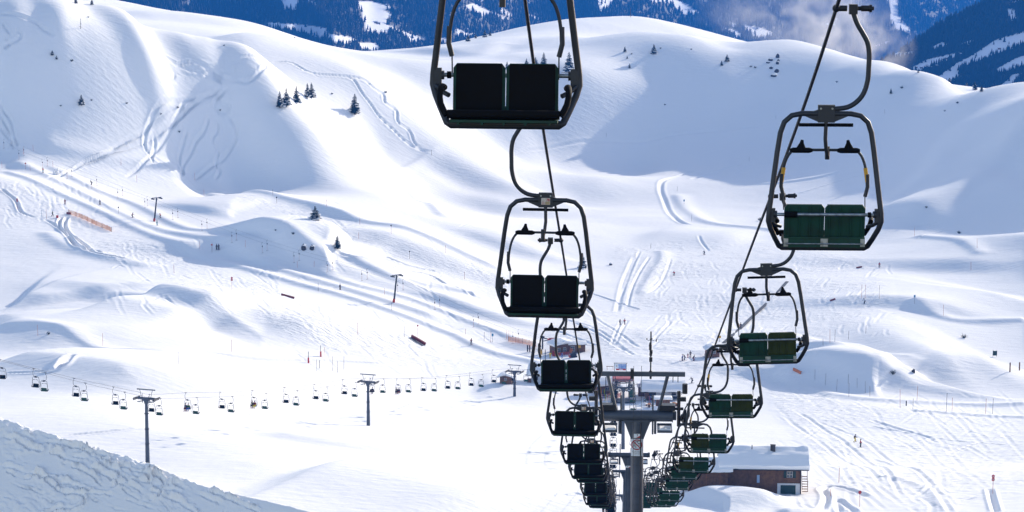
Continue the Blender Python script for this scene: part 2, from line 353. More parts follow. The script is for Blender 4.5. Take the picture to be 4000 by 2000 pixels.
# pisted banks and lane edges: small sharp crests
BK = [
 ([(0, 655), (120, 700), (245, 760), (370, 805), (460, 845), (560, 895), (660, 950), (760, 995), (870, 1025), (1000, 1052), (1090, 1085), (1200, 1130), (1330, 1155), (1460, 1195), (1600, 1245), (1760, 1305), (1900, 1350), (2050, 1395), (2150, 1420)], 1.5, 3.2, 5, .03),
 ([(20, 632), (120, 668), (245, 712), (330, 755), (440, 815), (560, 870), (640, 895), (770, 950), (900, 990), (1000, 1015), (1100, 1050), (1200, 1085), (1300, 1110), (1400, 1145), (1520, 1180), (1650, 1215), (1740, 1250)], 1.5, 3.6, 5, .03),
 ([(155, 655), (215, 675), (285, 712), (345, 715), (420, 765), (530, 785), (600, 835), (700, 880), (790, 920), (900, 950), (1000, 985), (1100, 1015), (1220, 1048), (1330, 1105), (1460, 1133), (1570, 1145), (1700, 1195), (1830, 1255), (1990, 1300), (2110, 1350)], 1.3, 3, 5, .03),
 ([(120, 590), (260, 625), (400, 655), (520, 662), (620, 690), (760, 712), (860, 740), (1000, 760), (1130, 778), (1220, 792), (1300, 830), (1360, 868), (1470, 908), (1580, 935), (1700, 975), (1780, 1015), (1880, 1040), (2000, 1075)], 1.8, 4, 6, .04),
 ([(1530, 700), (1580, 735), (1640, 770), (1690, 815), (1735, 848)], 1.6, 4, 5, .06),
 ([(1735, 595), (1650, 625), (1560, 655), (1495, 690), (1450, 728)], 1.2, 2.6, 4, .1),
 ([(170, 890), (210, 930), (270, 965), (340, 985), (430, 1000), (520, 1015), (600, 1045)], 1.5, 5, 7, .1),
 ([(-20, 1305), (150, 1313), (250, 1328), (380, 1358), (500, 1375), (700, 1380), (1000, 1386), (1200, 1392), (1400, 1388)], 1.2, 3, 6, .04),
 ([(2640, 745), (2650, 780), (2680, 830), (2710, 860), (2800, 878), (2900, 888), (3040, 890), (3200, 905)], 1.6, 4, 6, .08),
 ([(2550, 970), (2610, 975), (2600, 1000), (2560, 1040), (2520, 1110), (2500, 1150)], 1.3, 3, 4, .08),
 ([(3560, 925), (3620, 935), (3700, 948), (3780, 965), (3825, 990), (3830, 1025)], 1.4, 3.6, 5, .1),
 ([(3560, 1190), (3590, 1220), (3650, 1240), (3750, 1252), (3870, 1248), (4020, 1245)], 1.4, 3.6, 5, .06),
 ([(3040, 1470), (3130, 1505), (3240, 1540), (3330, 1555), (3500, 1563), (3750, 1568), (4040, 1568)], 1.2, 3.4, 5, .04),
 ([(3560, 1598), (3700, 1603), (3850, 1612), (4040, 1625)], .8, 2, 4, .05),
 ([(2960, 715), (3100, 700), (3220, 690), (3300, 660)], 1, 3, 5, .1),
 ([(3400, 1850), (3560, 1870), (3650, 1885), (3640, 1930), (3700, 2000)], .5, 1.6, 3, .1),
]
for pix, h, wl, ww, en in BK: scarp(pix, h * .55, wl * .6, ww * .7, en, 2.0)
HB = H.copy()
# ski tracks (photo pixels)
TR = [
 ([(875, 335), (800, 375), (700, 395), (640, 440), (590, 475), (560, 520), (480, 560), (400, 605), (330, 635)], .8, .5),
 ([(860, 345), (760, 400), (690, 470), (600, 530), (500, 575), (380, 620), (310, 645), (180, 700)], .8, .5),
 ([(900, 330), (830, 385), (740, 420), (660, 500), (560, 560), (430, 600), (320, 640)], .7, .45),
 ([(720, 400), (700, 440), (660, 520), (610, 590), (545, 655), (490, 690)], .8, .5),
 ([(700, 390), (620, 410), (590, 465), (570, 520), (562, 560), (580, 600), (640, 640), (700, 690)], .7, .5),
 ([(730, 505), (715, 560), (700, 610), (705, 650), (725, 690)], .8, .6),
 ([(815, 450), (800, 510), (765, 550), (745, 600), (715, 640), (712, 690)], .8, .6),
 ([(835, 450), (852, 500), (825, 545), (855, 590), (838, 640), (860, 665), (840, 700)], .9, .6),
 ([(880, 440), (915, 480), (925, 530), (900, 580), (860, 630), (800, 670), (755, 700)], .9, .6),
 ([(880, 350), (850, 380), (835, 420), (870, 440), (900, 420), (880, 400), (850, 390)], .7, .5),
 ([(600, 530), (606, 570), (590, 620), (620, 650)], .6, .4),
 ([(640, 215), (700, 260), (760, 275), (830, 300), (880, 330)], .8, .4),
 ([(690, 250), (760, 240), (820, 285), (870, 325)], .8, .5),
 ([(720, 215), (800, 255), (860, 300), (950, 320), (1000, 300), (1040, 260), (1020, 235), (940, 225)], .9, .5),
 ([(1055, 245), (1130, 242), (1190, 275), (1240, 290), (1330, 295), (1380, 310), (1410, 360), (1450, 410), (1480, 455), (1530, 500), (1580, 550), (1640, 585), (1700, 595)], .9, .6),
 ([(1340, 295), (1420, 310), (1460, 345), (1500, 370), (1500, 400), (1550, 430), (1550, 475), (1600, 510), (1615, 555), (1650, 585)], .9, .6),
 ([(0, 395), (20, 440), (45, 470), (55, 520), (70, 570)], .8, .6), ([(0, 440), (25, 490), (50, 540), (35, 575)], .8, .6), ([(0, 490), (20, 520), (45, 550), (55, 580)], .8, .6),
 ([(10, 90), (30, 120), (40, 135)], .8, .5), ([(20, 150), (40, 165), (15, 190)], .8, .5), ([(60, 115), (85, 140), (40, 170), (0, 190)], .8, .5),
 ([(0, 55), (70, 60), (130, 80), (170, 115), (215, 135)], 1.2, .6),
 ([(2720, 660), (2600, 700), (2580, 740), (2600, 790), (2630, 850), (2700, 880)], 1.6, .7),
 ([(2730, 920), (2740, 945), (2770, 980)], .6, .4),
 ([(2480, 1000), (2440, 1090), (2425, 1150), (2410, 1220)], 1.2, .5), ([(2540, 1000), (2500, 1060), (2470, 1120), (2450, 1200)], .8, .4), ([(2500, 980), (2460, 1070), (2430, 1160)], .8, .4),
 ([(2620, 1010), (2600, 1070), (2560, 1130), (2520, 1150)], .6, .3), ([(2430, 1250), (2410, 1290), (2390, 1350)], .5, .3), ([(2450, 1250), (2425, 1300), (2400, 1350)], .5, .3),
 ([(0, 735), (60, 780), (80, 830), (140, 850)], .9, .5), ([(240, 850), (230, 880), (250, 910), (290, 930), (350, 970)], .9, .6), ([(265, 845), (250, 880), (275, 920), (330, 960), (360, 985)], .9, .6),
 ([(170, 855), (230, 890), (300, 960), (380, 990), (500, 1010)], .9, .5), ([(270, 930), (300, 965), (400, 985)], 1.1, .6),
 ([(520, 1360), (900, 1395), (1300, 1410), (1500, 1420)], 1.0, .35),
 ([(230, 1705), (330, 1695), (450, 1683), (560, 1670), (690, 1654), (775, 1650), (815, 1640)], .7, .7), ([(890, 1635), (940, 1625), (980, 1610), (1060, 1600)], 1.0, .5),
 ([(170, 1452), (230, 1440), (260, 1400), (300, 1385)], 1.8, .8), ([(20, 1458), (120, 1455), (200, 1448)], .8, .4),
 ([(1000, 1545), (1150, 1540), (1280, 1535), (1400, 1530), (1560, 1525)], .5, .3),
 ([(1520, 1605), (1560, 1590), (1610, 1570), (1640, 1560)], .5, .3),
 ([(3210, 1990), (3230, 1940), (3210, 1910), (3260, 1900), (3330, 1915), (3390, 1940)], 1.0, .8), ([(3280, 2000), (3270, 1950), (3300, 1970), (3340, 2000)], .9, .7),
 ([(3460, 1940), (3560, 1945), (3640, 1900), (3600, 1855), (3500, 1820), (3400, 1790)], .7, .3), ([(3640, 1900), (3690, 1960), (3710, 2000)], .9, .4),
 ([(3865, 1910), (3875, 1950), (3890, 2000)], .9, 1.0), ([(3400, 1640), (3600, 1700), (3640, 1720), (3580, 1725)], 1.0, .5),
 ([(3400, 1665), (3560, 1690), (3700, 1680)], .9, .35), ([(3700, 1770), (3850, 1720), (4000, 1690)], .6, .3), ([(3640, 1700), (3850, 1665), (4000, 1640)], .6, .3), ([(3420, 1670), (3700, 1720), (4000, 1740)], .7, .3),
 ([(3180, 1640), (3400, 1730), (3600, 1850)], .7, .25), ([(3050, 1620), (3250, 1760), (3450, 1900)], .7, .25), ([(3100, 1600), (3350, 1760), (3520, 1940)], .6, .25),
 ([(2150, 1280), (2250, 1320), (2330, 1350)], .7, .3), ([(2200, 1240), (2330, 1300), (2440, 1370)], .7, .3), ([(2160, 1240), (2300, 1270), (2480, 1390)], .7, .3), ([(2280, 1200), (2400, 1290), (2500, 1360)], .6, .3),
 ([(2300, 1145), (2350, 1160), (2420, 1185), (2500, 1210)], .9, .5), ([(3430, 860), (3490, 850), (3540, 845)], 1.0, .4), ([(3560, 885), (3620, 880), (3660, 870)], 1.0, .5), ([(3590, 930), (3640, 915), (3680, 905)], 1.0, .5),
 ([(1300, 960), (1420, 1010), (1560, 1060), (1700, 1080), (1850, 1160)], 1.0, .5), ([(1500, 1000), (1600, 1040), (1700, 1060)], 1.3, .5),
 ([(1960, 600), (2100, 580), (2400, 545), (2700, 520), (2900, 500), (3000, 485)], 1.4, .5), ([(2900, 640), (2800, 670), (2700, 700)], 1.8, .6), ([(3000, 640), (3150, 610), (3300, 570), (3450, 540), (3540, 505)], 1.2, .5),
 ([(3110, 760), (3300, 700), (3450, 665)], 1.2, .4),
]
rt = random.Random(5)
for p, w, dpt in TR: groove(p, w, dpt * (.5 if p[0][1] > 1600 else .7 if p[0][0] > 1900 else 1.2), .45, 5, .06, HB)
def swirls(n, box, ln, ang, w, dpt, seed):
    """many short skied turns inside a pixel box"""
    r = random.Random(seed)
    for _ in range(n):
        x = r.uniform(box[0], box[2]); y = r.uniform(box[1], box[3]); a = R(ang + r.uniform(-45, 45)); l = ln * r.uniform(.5, 1.3); am = l * r.uniform(.04, .12)
        P = [(x + math.cos(a) * l * k / 5 + math.sin(a) * am * math.sin(k * 1.7), y + math.sin(a) * l * k / 5 * .8 + math.cos(a) * am * math.sin(k * 1.7)) for k in range(6)]
        groove(P, w * r.uniform(.8, 1.2), dpt * r.uniform(.3, .8), .5, 3, .2, HB)
swirls(90, (2560, 1010, 3000, 1330), 60, 100, .5, .13, 1)
swirls(50, (3000, 1010, 3480, 1300), 60, 120, .5, .14, 2)
swirls(60, (0, 700, 420, 850), 60, 60, .6, .12, 3)
swirls(80, (400, 930, 1100, 1170), 90, 28, .55, .12, 4)
swirls(60, (1100, 1170, 1900, 1420), 90, 25, .55, .12, 5)
swirls(70, (3000, 1500, 3900, 1720), 200, 12, .5, .09, 6)
swirls(50, (3050, 1700, 3700, 2000), 180, 38, .5, .09, 7)
swirls(40, (1000, 780, 2000, 1150), 140, 25, .6, .15, 8)
swirls(30, (600, 220, 1000, 330), 90, 30, .7, .3, 9)
# chopped-up piste snow (real relief) inside skied areas, in world units
def area(poly):
    """0..1 mask on grid vertices inside a photo polygon, by projecting every vertex"""
    fx, fy, fz = Xg, cp * Yg - sp * H, sp * Yg + cp * H
    PX = 2000 + F * fx / fy; PY = 1000 - F * fz / fy; n = len(poly); ins = np.zeros(PX.shape, bool)
    for i in range(n):
        x1, y1 = poly[i]; x2, y2 = poly[(i + 1) % n]
        if y1 == y2: continue
        c = ((y1 > PY) != (y2 > PY)) & (PX < (x2 - x1) * (PY - y1) / (y2 - y1) + x1); ins ^= c
    return ins.astype(float)
M = np.zeros(H.shape)
for poly in ([(-50, 660), (400, 850), (900, 1060), (1500, 1260), (2100, 1430), (1500, 1440), (1350, 1400), (1000, 1230), (600, 1080), (380, 1000), (200, 870), (-50, 860)],
             [(2400, 960), (2900, 930), (3450, 1020), (3480, 1200), (3150, 1400), (3300, 1570), (4050, 1640), (4050, 1930), (3600, 2000), (3300, 1900), (2950, 1500), (2500, 1420), (2150, 1330), (2150, 1220), (2450, 1200)],
             [(250, 630), (900, 740), (1250, 810), (1700, 980), (2050, 1090), (2050, 1180), (1700, 1080), (1300, 920), (1200, 850), (900, 770), (300, 680)]): M = np.maximum(M, area(poly))
M = blur(M, 9)
M *= .55 + .45 * np.clip(vnoise(Xg, Yg, 18, 21) * 1.5 + .5, 0, 1)
H += M * (.07 * vnoise(Xg, Yg, 2.4, 5) + .06 * vnoise(Xg * 1.2, Yg, 1.3, 6))
nr, ncg = H.shape
me = bpy.data.meshes.new('snow_ground')
me.vertices.add(nr * ncg); me.vertices.foreach_set('co', np.stack([Xg, Yg, H], -1).astype(np.float32).ravel())
ii = np.arange(nr * ncg).reshape(nr, ncg); q = np.stack([ii[:-1, :-1], ii[:-1, 1:], ii[1:, 1:], ii[1:, :-1]], -1).reshape(-1, 4)
me.loops.add(q.size); me.loops.foreach_set('vertex_index', q.ravel().astype(np.int32)); me.polygons.add(len(q))
me.polygons.foreach_set('loop_start', np.arange(0, q.size, 4, dtype=np.int32)); me.polygons.foreach_set('use_smooth', np.ones(len(q), bool))
me.update(calc_edges=True)
at_ = me.attributes.new('piste', 'FLOAT', 'POINT'); at_.data.foreach_set('value', M.astype(np.float32).ravel())
SNOW = snow_mat('snow', 1.25, 'piste')
me.materials.append(SNOW)
go = bpy.data.objects.new('snow_ground', me); C.objects.link(go); tag(go, kind='structure')
# ================================================================ FOREGROUND SLOPE (shaded spur, lower left)
def foreground():
    cr = [(-500, 1470, 88), (-200, 1560, 92), (0, 1640, 96), (82, 1661, 97), (163, 1689, 98), (245, 1717, 99), (326, 1740, 100), (446, 1778, 102), (582, 1816, 104), (679, 1854, 106), (815, 1903, 108), (1000, 1949, 111), (1230, 2000, 115), (1600, 2080, 121)]
    P = np.array([at(c[0], c[1], 100 - .0065 * c[0]) for c in cr]); P = calm(smooth_path(P, 8), 3); L = np.r_[0, np.cumsum(np.linalg.norm(np.diff(P[:, :2], axis=0), axis=1))]
    n = 620; s = np.linspace(0, L[-1], n); Cx, Cy, Cz = (np.interp(s, L, P[:, k]) for k in range(3))
    v = np.concatenate([np.linspace(-30, -14, 10)[:-1], np.linspace(-14, 1.2, 400), np.linspace(1.2, 40, 24)[1:]])
    V, _ = np.meshgrid(v, s, indexing='ij'); X = np.tile(Cx, (len(v), 1)); Y = np.tile(Cy, (len(v), 1)) + V
    drop = np.where(V < 0, .74 * (np.sqrt(V ** 2 + .03) - .1732), .7 * (np.sqrt(V ** 2 + .03) - .1732))
    Z = np.tile(Cz, (len(v), 1)) - drop + (.10 * vnoise(X, V, 3.1, 31) * (V < 1))
    tx, ty = X / Y, Z / Y
    a = X / (cp * Y - sp * Z); b = (sp * Y + cp * Z) / (cp * Y - sp * Z); PX = 2000 + F * a; PY = 1000 - F * b
    # ski grooves given in photo pixels, laid on the slope itself
    G = [([(200, 1768), (290, 1800), (380, 1838), (480, 1895)], 7), ([(0, 1700), (60, 1715), (110, 1745), (160, 1760)], 8), ([(325, 1765), (400, 1775), (450, 1800)], 4),
         ([(0, 1818), (80, 1835), (180, 1868), (260, 1885), (350, 1918)], 7), ([(205, 1770), (330, 1790), (440, 1835), (520, 1880), (590, 1875)], 6), ([(330, 1765), (450, 1810), (560, 1850), (588, 1880)], 5),
         ([(250, 1810), (350, 1850), (410, 1900), (500, 1880), (600, 1860)], 6), ([(400, 1800), (500, 1830), (580, 1860)], 4), ([(510, 1895), (570, 1930), (590, 1950)], 6), ([(480, 1910), (540, 1950)], 5),
         ([(60, 1690), (150, 1720), (230, 1735), (330, 1755)], 6), ([(680, 1890), (780, 1930), (870, 1970), (880, 2000)], 7), ([(600, 1925), (700, 1960), (760, 2000)], 7), ([(30, 1840), (90, 1870), (150, 1850)], 5),
         ([(250, 1920), (330, 1940), (300, 1980), (180, 2000)], 6), ([(830, 1925), (920, 1960), (1010, 2000)], 6), ([(180, 1880), (260, 1930), (400, 1925), (500, 1960)], 5), ([(600, 1850), (640, 1890), (620, 1940)], 6)]
    def carve(pix, w, d, seed):
        nonlocal Z
        Q = smooth_path(pix, 5); x0, x1 = Q[:, 0].min() - 5 * w, Q[:, 0].max() + 5 * w; y0, y1 = Q[:, 1].min() - 5 * w, Q[:, 1].max() + 5 * w
        m = (PX > x0) & (PX < x1) & (PY > y0) & (PY < y1); qx, qy = PX[m], PY[m]; best = np.full(qx.shape, 1e9); sg = np.ones(qx.shape)
        for k in range(len(Q) - 1):
            dd = Q[k + 1] - Q[k]; l2 = dd @ dd; t = np.clip(((qx - Q[k, 0]) * dd[0] + (qy - Q[k, 1]) * dd[1]) / l2, 0, 1)
            ex, ey = qx - Q[k, 0] - t * dd[0], qy - Q[k, 1] - t * dd[1]; r = np.hypot(ex, ey); k_ = r < best
            best = np.where(k_, r, best); sg = np.where(k_, np.sign(ex * -dd[1] + ey * dd[0]), sg)
        q = best * sg / w
        d = d * np.clip(.75 + 1.3 * vnoise(qx, qy, 38, 60 + seed % 5), .05, 1.6); q = q * (1 + .35 * vnoise(qx, qy, 14, 66)) + .5 * vnoise(qx, qy, 11, 67)
        Z[m] += d * (-np.exp(-q ** 2) + .8 * np.exp(-((q + 1.6) / .8) ** 2) + .35 * np.exp(-((q - 1.6) / .8) ** 2))
    for i, (g, w) in enumerate(G): carve(g, w * .95, .15, i)
    r = random.Random(3)
    for i in range(30):
        x = r.uniform(-50, 1100); y = r.uniform(1700, 2000); l = r.uniform(50, 190); an = R(r.choice([24, 28, 32, 24, 20, -20, 60])); c = r.uniform(-.25, .25)
        carve([(x + l * t * math.cos(an) - c * l * t * t * math.sin(an), y + l * t * math.sin(an) + c * l * t * t * math.cos(an)) for t in (0, .33, .66, 1)], r.uniform(2.4, 4.5), r.uniform(.02, .06), i)
    rough = np.clip(vnoise(X, V * 2, 2.2, 33) * 1.6 + .35, .1, 1)
    near = (V < 1.1)
    Z += near * rough ** 1.5 * (.03 * vnoise(X, V * 1.5, .5, 34) + .03 * vnoise(X, V * 1.5, .24, 35) + .022 * vnoise(X, V * 1.6, .11, 36))
    bl = np.maximum(0, vnoise(X, V * 1.4, .34, 37) - .38) + .7 * np.maximum(0, vnoise(X, V * 1.4, .17, 38) - .35); Z += near * .10 * bl * rough ** .7
    nr_, nc_ = Z.shape; me = bpy.data.meshes.new('foreground_slope'); me.vertices.add(nr_ * nc_)
    me.vertices.foreach_set('co', np.stack([X, Y, Z], -1).astype(np.float32).ravel())
    ii = np.arange(nr_ * nc_).reshape(nr_, nc_); q = np.stack([ii[:-1, :-1], ii[:-1, 1:], ii[1:, 1:], ii[1:, :-1]], -1).reshape(-1, 4)
    me.loops.add(q.size); me.loops.foreach_set('vertex_index', q.ravel().astype(np.int32)); me.polygons.add(len(q))
    me.polygons.foreach_set('loop_start', np.arange(0, q.size, 4, dtype=np.int32)); me.polygons.foreach_set('use_smooth', np.ones(len(q), bool)); me.update(calc_edges=True)
    me.materials.append(snow_mat('churned_snow', .22, scale=12.0)); o = bpy.data.objects.new('foreground_slope', me); C.objects.link(o); tag(o, kind='structure')
foreground()
# ================================================================ FAR MOUNTAINS
def inpoly(x, y, poly):
    ins = False; n = len(poly)
    for i in range(n):
        x1, y1 = poly[i]; x2, y2 = poly[(i + 1) % n]
        if (y1 > y) != (y2 > y) and x < (x2 - x1) * (y - y1) / (y2 - y1) + x1: ins = not ins
    return ins
CLEAR_A = [
 [(1388, 4), (1414, 39), (1408, 70), (1424, 84), (1420, 122), (1449, 128), (1500, 138), (1527, 115), (1566, 130), (1604, 170), (1640, 165), (1672, 152), (1570, 122), (1531, 103), (1507, 93), (1511, 74), (1536, 58), (1500, 39), (1541, 29), (1457, 6)],
 [(1186, -5), (1240, 14), (1226, 22), (1203, 4)], [(1090, -20), (1175, -20), (1150, 38), (1108, 44)], [(1275, 130), (1350, 142), (1402, 160), (1362, 174), (1384, 190), (1330, 172), (1283, 158)],
 [(1395, 165), (1470, 168), (1490, 205), (1418, 205)], [(1040, 88), (1180, 95), (1280, 112), (1260, 150), (1200, 128), (1060, 108)], [(1812, 22), (1850, 12), (1925, 48), (1995, 75), (1960, 76), (1920, 58), (1887, 72), (1850, 48)],
 [(1778, 108), (1830, 130), (1858, 132), (1850, 145), (1780, 145)], [(2046, 48), (2112, 70), (2104, 82), (2070, 66)], [(2500, -30), (2600, -30), (2680, 18), (2732, 50), (2684, 64), (2650, 38), (2600, 3), (2560, 12), (2520, 2)],
 [(2838, 84), (2878, 95), (2870, 106)], [(2826, 108), (2870, 118), (2902, 140), (2880, 148), (2850, 125)], [(2903, 98), (2960, 104), (3035, 130), (2990, 152), (2940, 140), (2918, 120)], [(2895, 160), (2930, 175), (2915, 190), (2898, 182)],
 [(1685, 138), (1740, 148), (1756, 168), (1708, 168)], [(3465, -40), (3500, -40), (3512, 60), (3545, 106), (3570, 118), (3540, 132), (3500, 112), (3478, 70)], [(1960, 30), (2010, 60), (1990, 70), (1950, 45)], [(730, -10), (750, -10), (744, 30), (732, 30)],
 [(2330, -10), (2420, -10), (2380, 30), (2345, 50)], [(1835, -10), (1900, -10), (1890, 5), (1850, 2)], [(3230, 88), (3270, 70), (3262, 98), (3236, 110)], [(3425, 175), (3475, 155), (3470, 165), (3430, 185)]]
CLEAR_B = [
 [(3500, 202), (3530, 206), (3562, 200), (3570, 220), (3530, 216), (3488, 238)], [(3633, 187), (3680, 164), (3700, 174), (3660, 192)], [(3750, 170), (3825, 148), (3790, 174)], [(3545, 272), (3620, 232), (3765, 200), (3705, 235), (3630, 262), (3600, 288)],
 [(3650, 310), (3740, 245), (3800, 215), (3890, 155), (3970, 133), (4060, 110), (4060, 150), (3990, 175), (3900, 208), (3800, 246), (3740, 268), (3750, 300), (3700, 330)], [(3885, 275), (3960, 230), (4060, 195), (4060, 235), (3920, 282)], [(3895, 345), (3960, 290), (3995, 285), (3930, 350)],
 [(3935, 35), (3965, 40), (3970, 80), (3938, 78)], [(3935, 14), (3980, 0), (3975, 6), (3940, 18)]]
def crest_b(px): return 246 - (px - 3430) * .60 + 8 * math.sin(px / 60) if px > 3300 else 600
def YA(px, py):
    px = np.asarray(px, float); py = np.asarray(py, float)
    base = 3500 + np.clip((px - 1300) / 2200, 0, 1.3) * 2300
    return base + (260 - py) * .95 + 110 * vnoise(np.asarray(px, float), np.asarray(py, float) * .6, 300, 41) + 45 * vnoise(np.asarray(px, float), np.asarray(py, float) * .8, 110, 42) + .25 * (px - 1200) * 0
def YB(px, py):
    px = np.asarray(px, float); py = np.asarray(py, float)
    return 2550 + (340 - py) * .75 + 60 * vnoise(np.asarray(px, float), np.asarray(py, float) * .6, 260, 43) + (4000 - px) * .12
def far_grid(name, Yf, x0, x1, nx, lo, hi, ny, mtl, clear):
    X = np.tile(np.linspace(x0, x1, nx), (ny, 1)); PYY = np.stack([np.linspace(lo, hi(x), ny) for x in X[0]], 1)
    Y = Yf(X, PYY); rx, ry, rz2 = ray(X, PYY); vs = np.stack([rx / ry * Y, Y, rz2 / ry * Y], -1)
    fl = np.ones(X.shape)
    for c in clear:
        xs = [p[0] for p in c]; ys_ = [p[1] for p in c]; m = (X > min(xs)) & (X < max(xs)) & (PYY > min(ys_)) & (PYY < max(ys_))
        for a, b in np.argwhere(m): fl[a, b] = 0 if inpoly(X[a, b], PYY[a, b], c) else fl[a, b]
    me = bpy.data.meshes.new(name); ii = np.arange(nx * ny).reshape(ny, nx)
    q = np.stack([ii[:-1, :-1], ii[:-1, 1:], ii[1:, 1:], ii[1:, :-1]], -1).reshape(-1, 4)
    # back side so that it is a hill, not a sheet
    me.from_pydata([tuple(v) for v in vs.reshape(-1, 3)] + [(v[0] * 1.5, v[1] * 1.5, -600) for v in vs[-1]] + [(v[0] * .93, v[1] * .93, -620) for v in vs[0]], [],
                   [tuple(map(int, f)) for f in q] + [(int(ii[-1, k]), int(ii[-1, k + 1]), nx * ny + k + 1, nx * ny + k) for k in range(nx - 1)] + [(nx * (ny + 1) + k, nx * (ny + 1) + k + 1, int(ii[0, k + 1]), int(ii[0, k])) for k in range(nx - 1)])
    me.polygons.foreach_set('use_smooth', [True] * len(me.polygons)); me.materials.append(mtl)
    wa = me.attributes.new('wooded', 'FLOAT', 'POINT'); wa.data.foreach_set('value', list(fl.ravel()) + [1.0] * (2 * nx))
    o = bpy.data.objects.new(name, me); C.objects.link(o); return tag(o, kind='structure')
FSNOW = snow_mat('far_snow', .6, scale=.15)
_t = FSNOW.node_tree; _b = _t.nodes['Principled BSDF']; _a = _t.nodes.new('ShaderNodeAttribute'); _a.attribute_name = 'wooded'; _m = _t.nodes.new('ShaderNodeMix'); _m.data_type = 'RGBA'
_m.inputs[6].default_value = (.88, .875, .89, 1); _m.inputs[7].default_value = (.05, .055, .06, 1); _t.links.new(_a.outputs['Fac'], _m.inputs[0]); _t.links.new(_m.outputs[2], _b.inputs['Base Color'])
far_grid('mountain', YA, -900, 4700, 520, 430, lambda x: -560, 240, FSNOW, CLEAR_A)
far_grid('near_mountain', YB, 3330, 5000, 260, 520, lambda x: crest_b(x) - 4, 140, FSNOW, CLEAR_B)
TREE_DK = mat('far_conifer', (.011, .017, .018), .9, var=(.01, .3))
def forest(name, Yf, n, x0, x1, ylo, clear, top, hpx, label, seed, dens=None):
    r = random.Random(seed); mb = MB(); k = 0
    while k < n:
        px = r.uniform(x0, x1); py = r.uniform(top(px), ylo)
        if dens is not None and r.random() > dens(px, py): continue
        if any(inpoly(px + r.uniform(-3, 3), py + r.uniform(-3, 3), c) for c in clear) and r.random() > .012: continue
        k += 1; Y = float(Yf(px, py)); u, t = ut(px, py); h = hpx * r.uniform(.55, 1.25) * Y / F; w = h * r.uniform(.19, .27); b = Vector((u * Y, Y, t * Y - .1 * h)); a0 = r.random() * 6
        vs = [b + Vector((w * math.cos(a0 + i * 1.2566), w * math.sin(a0 + i * 1.2566), .12 * h)) for i in range(5)] + [b + Vector((0, 0, .66 * h))]
        vs += [b + Vector((w * .62 * math.cos(a0 + .6 + i * 1.2566), w * .62 * math.sin(a0 + .6 + i * 1.2566), .46 * h)) for i in range(5)] + [b + Vector((0, 0, 1.1 * h))]
        mb.add(vs, [(i, (i + 1) % 5, 5) for i in range(5)] + [(6 + i, 6 + (i + 1) % 5, 11) for i in range(5)])
    return mb.build(name, TREE_DK, label=label, cat='forest', kind='stuff')
forest('forest', YA, 30000, 380, 4060, 300, CLEAR_A, lambda x: -70, 24, 'dark blue conifer forest covering the far mountain behind the snowy ridge', 1,
       lambda x, y: (1.0 if x < 2400 else .75) * (.35 + .65 * min(1, max(0, 1.1 * float(vnoise(np.float64(x), np.float64(y) * 1.4, 70, 51)) + .8))))
forest('forest', YB, 7000, 3400, 4080, 370, CLEAR_B, lambda x: crest_b(x), 21, 'blue conifer forest on the nearer mountain at the upper right beside snowy clearings', 2)
# ---------------------------------------------------------------- haze and drifting mist
def volume(name, color, density, noise=None, aniso=0.0):
    m = bpy.data.materials.new(name); m.use_nodes = True; t = m.node_tree; t.nodes.clear()
    o = t.nodes.new('ShaderNodeOutputMaterial'); v = t.nodes.new('ShaderNodeVolumePrincipled'); v.inputs['Color'].default_value = (*color, 1)
    v.inputs['Density'].default_value = density; v.inputs['Anisotropy'].default_value = aniso
    t.links.new(v.outputs[0], o.inputs['Volume'])
    if noise:
        tc = t.nodes.new('ShaderNodeTexCoord'); n = t.nodes.new('ShaderNodeTexNoise'); n.inputs['Scale'].default_value = noise[0]; n.inputs['Detail'].default_value = 5; n.inputs['Distortion'].default_value = .8
        mp = t.nodes.new('ShaderNodeMapping'); mp.inputs['Scale'].default_value = noise[3]; mp.inputs['Location'].default_value = noise[4]
        t.links.new(tc.outputs['Object'], mp.inputs[0]); t.links.new(mp.outputs[0], n.inputs['Vector'])
        r = t.nodes.new('ShaderNodeMapRange'); r.inputs[1].default_value = noise[1]; r.inputs[2].default_value = noise[2]; r.inputs[3].default_value = 0; r.inputs[4].default_value = density
        t.links.new(n.outputs[0], r.inputs[0])
        # fade to nothing at the edge of its ellipsoid
        ln = t.nodes.new('ShaderNodeVectorMath'); ln.operation = 'LENGTH'; t.links.new(tc.outputs['Object'], ln.inputs[0])
        f = t.nodes.new('ShaderNodeMapRange'); f.inputs[1].default_value = .35; f.inputs[2].default_value = .98; f.inputs[3].default_value = 1; f.inputs[4].default_value = 0
        t.links.new(ln.outputs['Value'], f.inputs[0]); mu = t.nodes.new('ShaderNodeMath'); mu.operation = 'MULTIPLY'
        t.links.new(r.outputs[0], mu.inputs[0]); t.links.new(f.outputs[0], mu.inputs[1]); t.links.new(mu.outputs[0], v.inputs['Density'])
    return m
hb = MB().box((0, 3600, -290), (9000, 7800, 860)).build('haze', volume('haze_air', (.03, .28, 1.0), .00012)); hb.data.materials[0].cycles.homogeneous_volume = True if hasattr(hb.data.materials[0].cycles, 'homogeneous_volume') else True
tag(hb, 'thin blue haze in the air between the lift and the far mountains', 'haze', kind='stuff')
def mist(px, py, Y, wx, wy, d, seed, den):
    mb = MB().ball((0, 0, 0), 1.0, 16); o = mb.build('mist', volume('mist_air', (.96, .97, 1), den, (2.6, .47, .62, (1.4, 1, .75), (seed * 3.7, seed, 0)), .62))
    o.location = at(px, py, Y); o.scale = (wx * Y / F, d, wy * Y / F)
    tag(o, 'white wisps of %s drifting up behind the snowy ridge' % ('thick mist' if seed == 1 else 'thin mist'), 'mist', kind='stuff')
mist(3290, 180, 1750, 300, 210, 90, 1, .013)
mist(3110, 40, 2100, 430, 180, 120, 2, .0065)
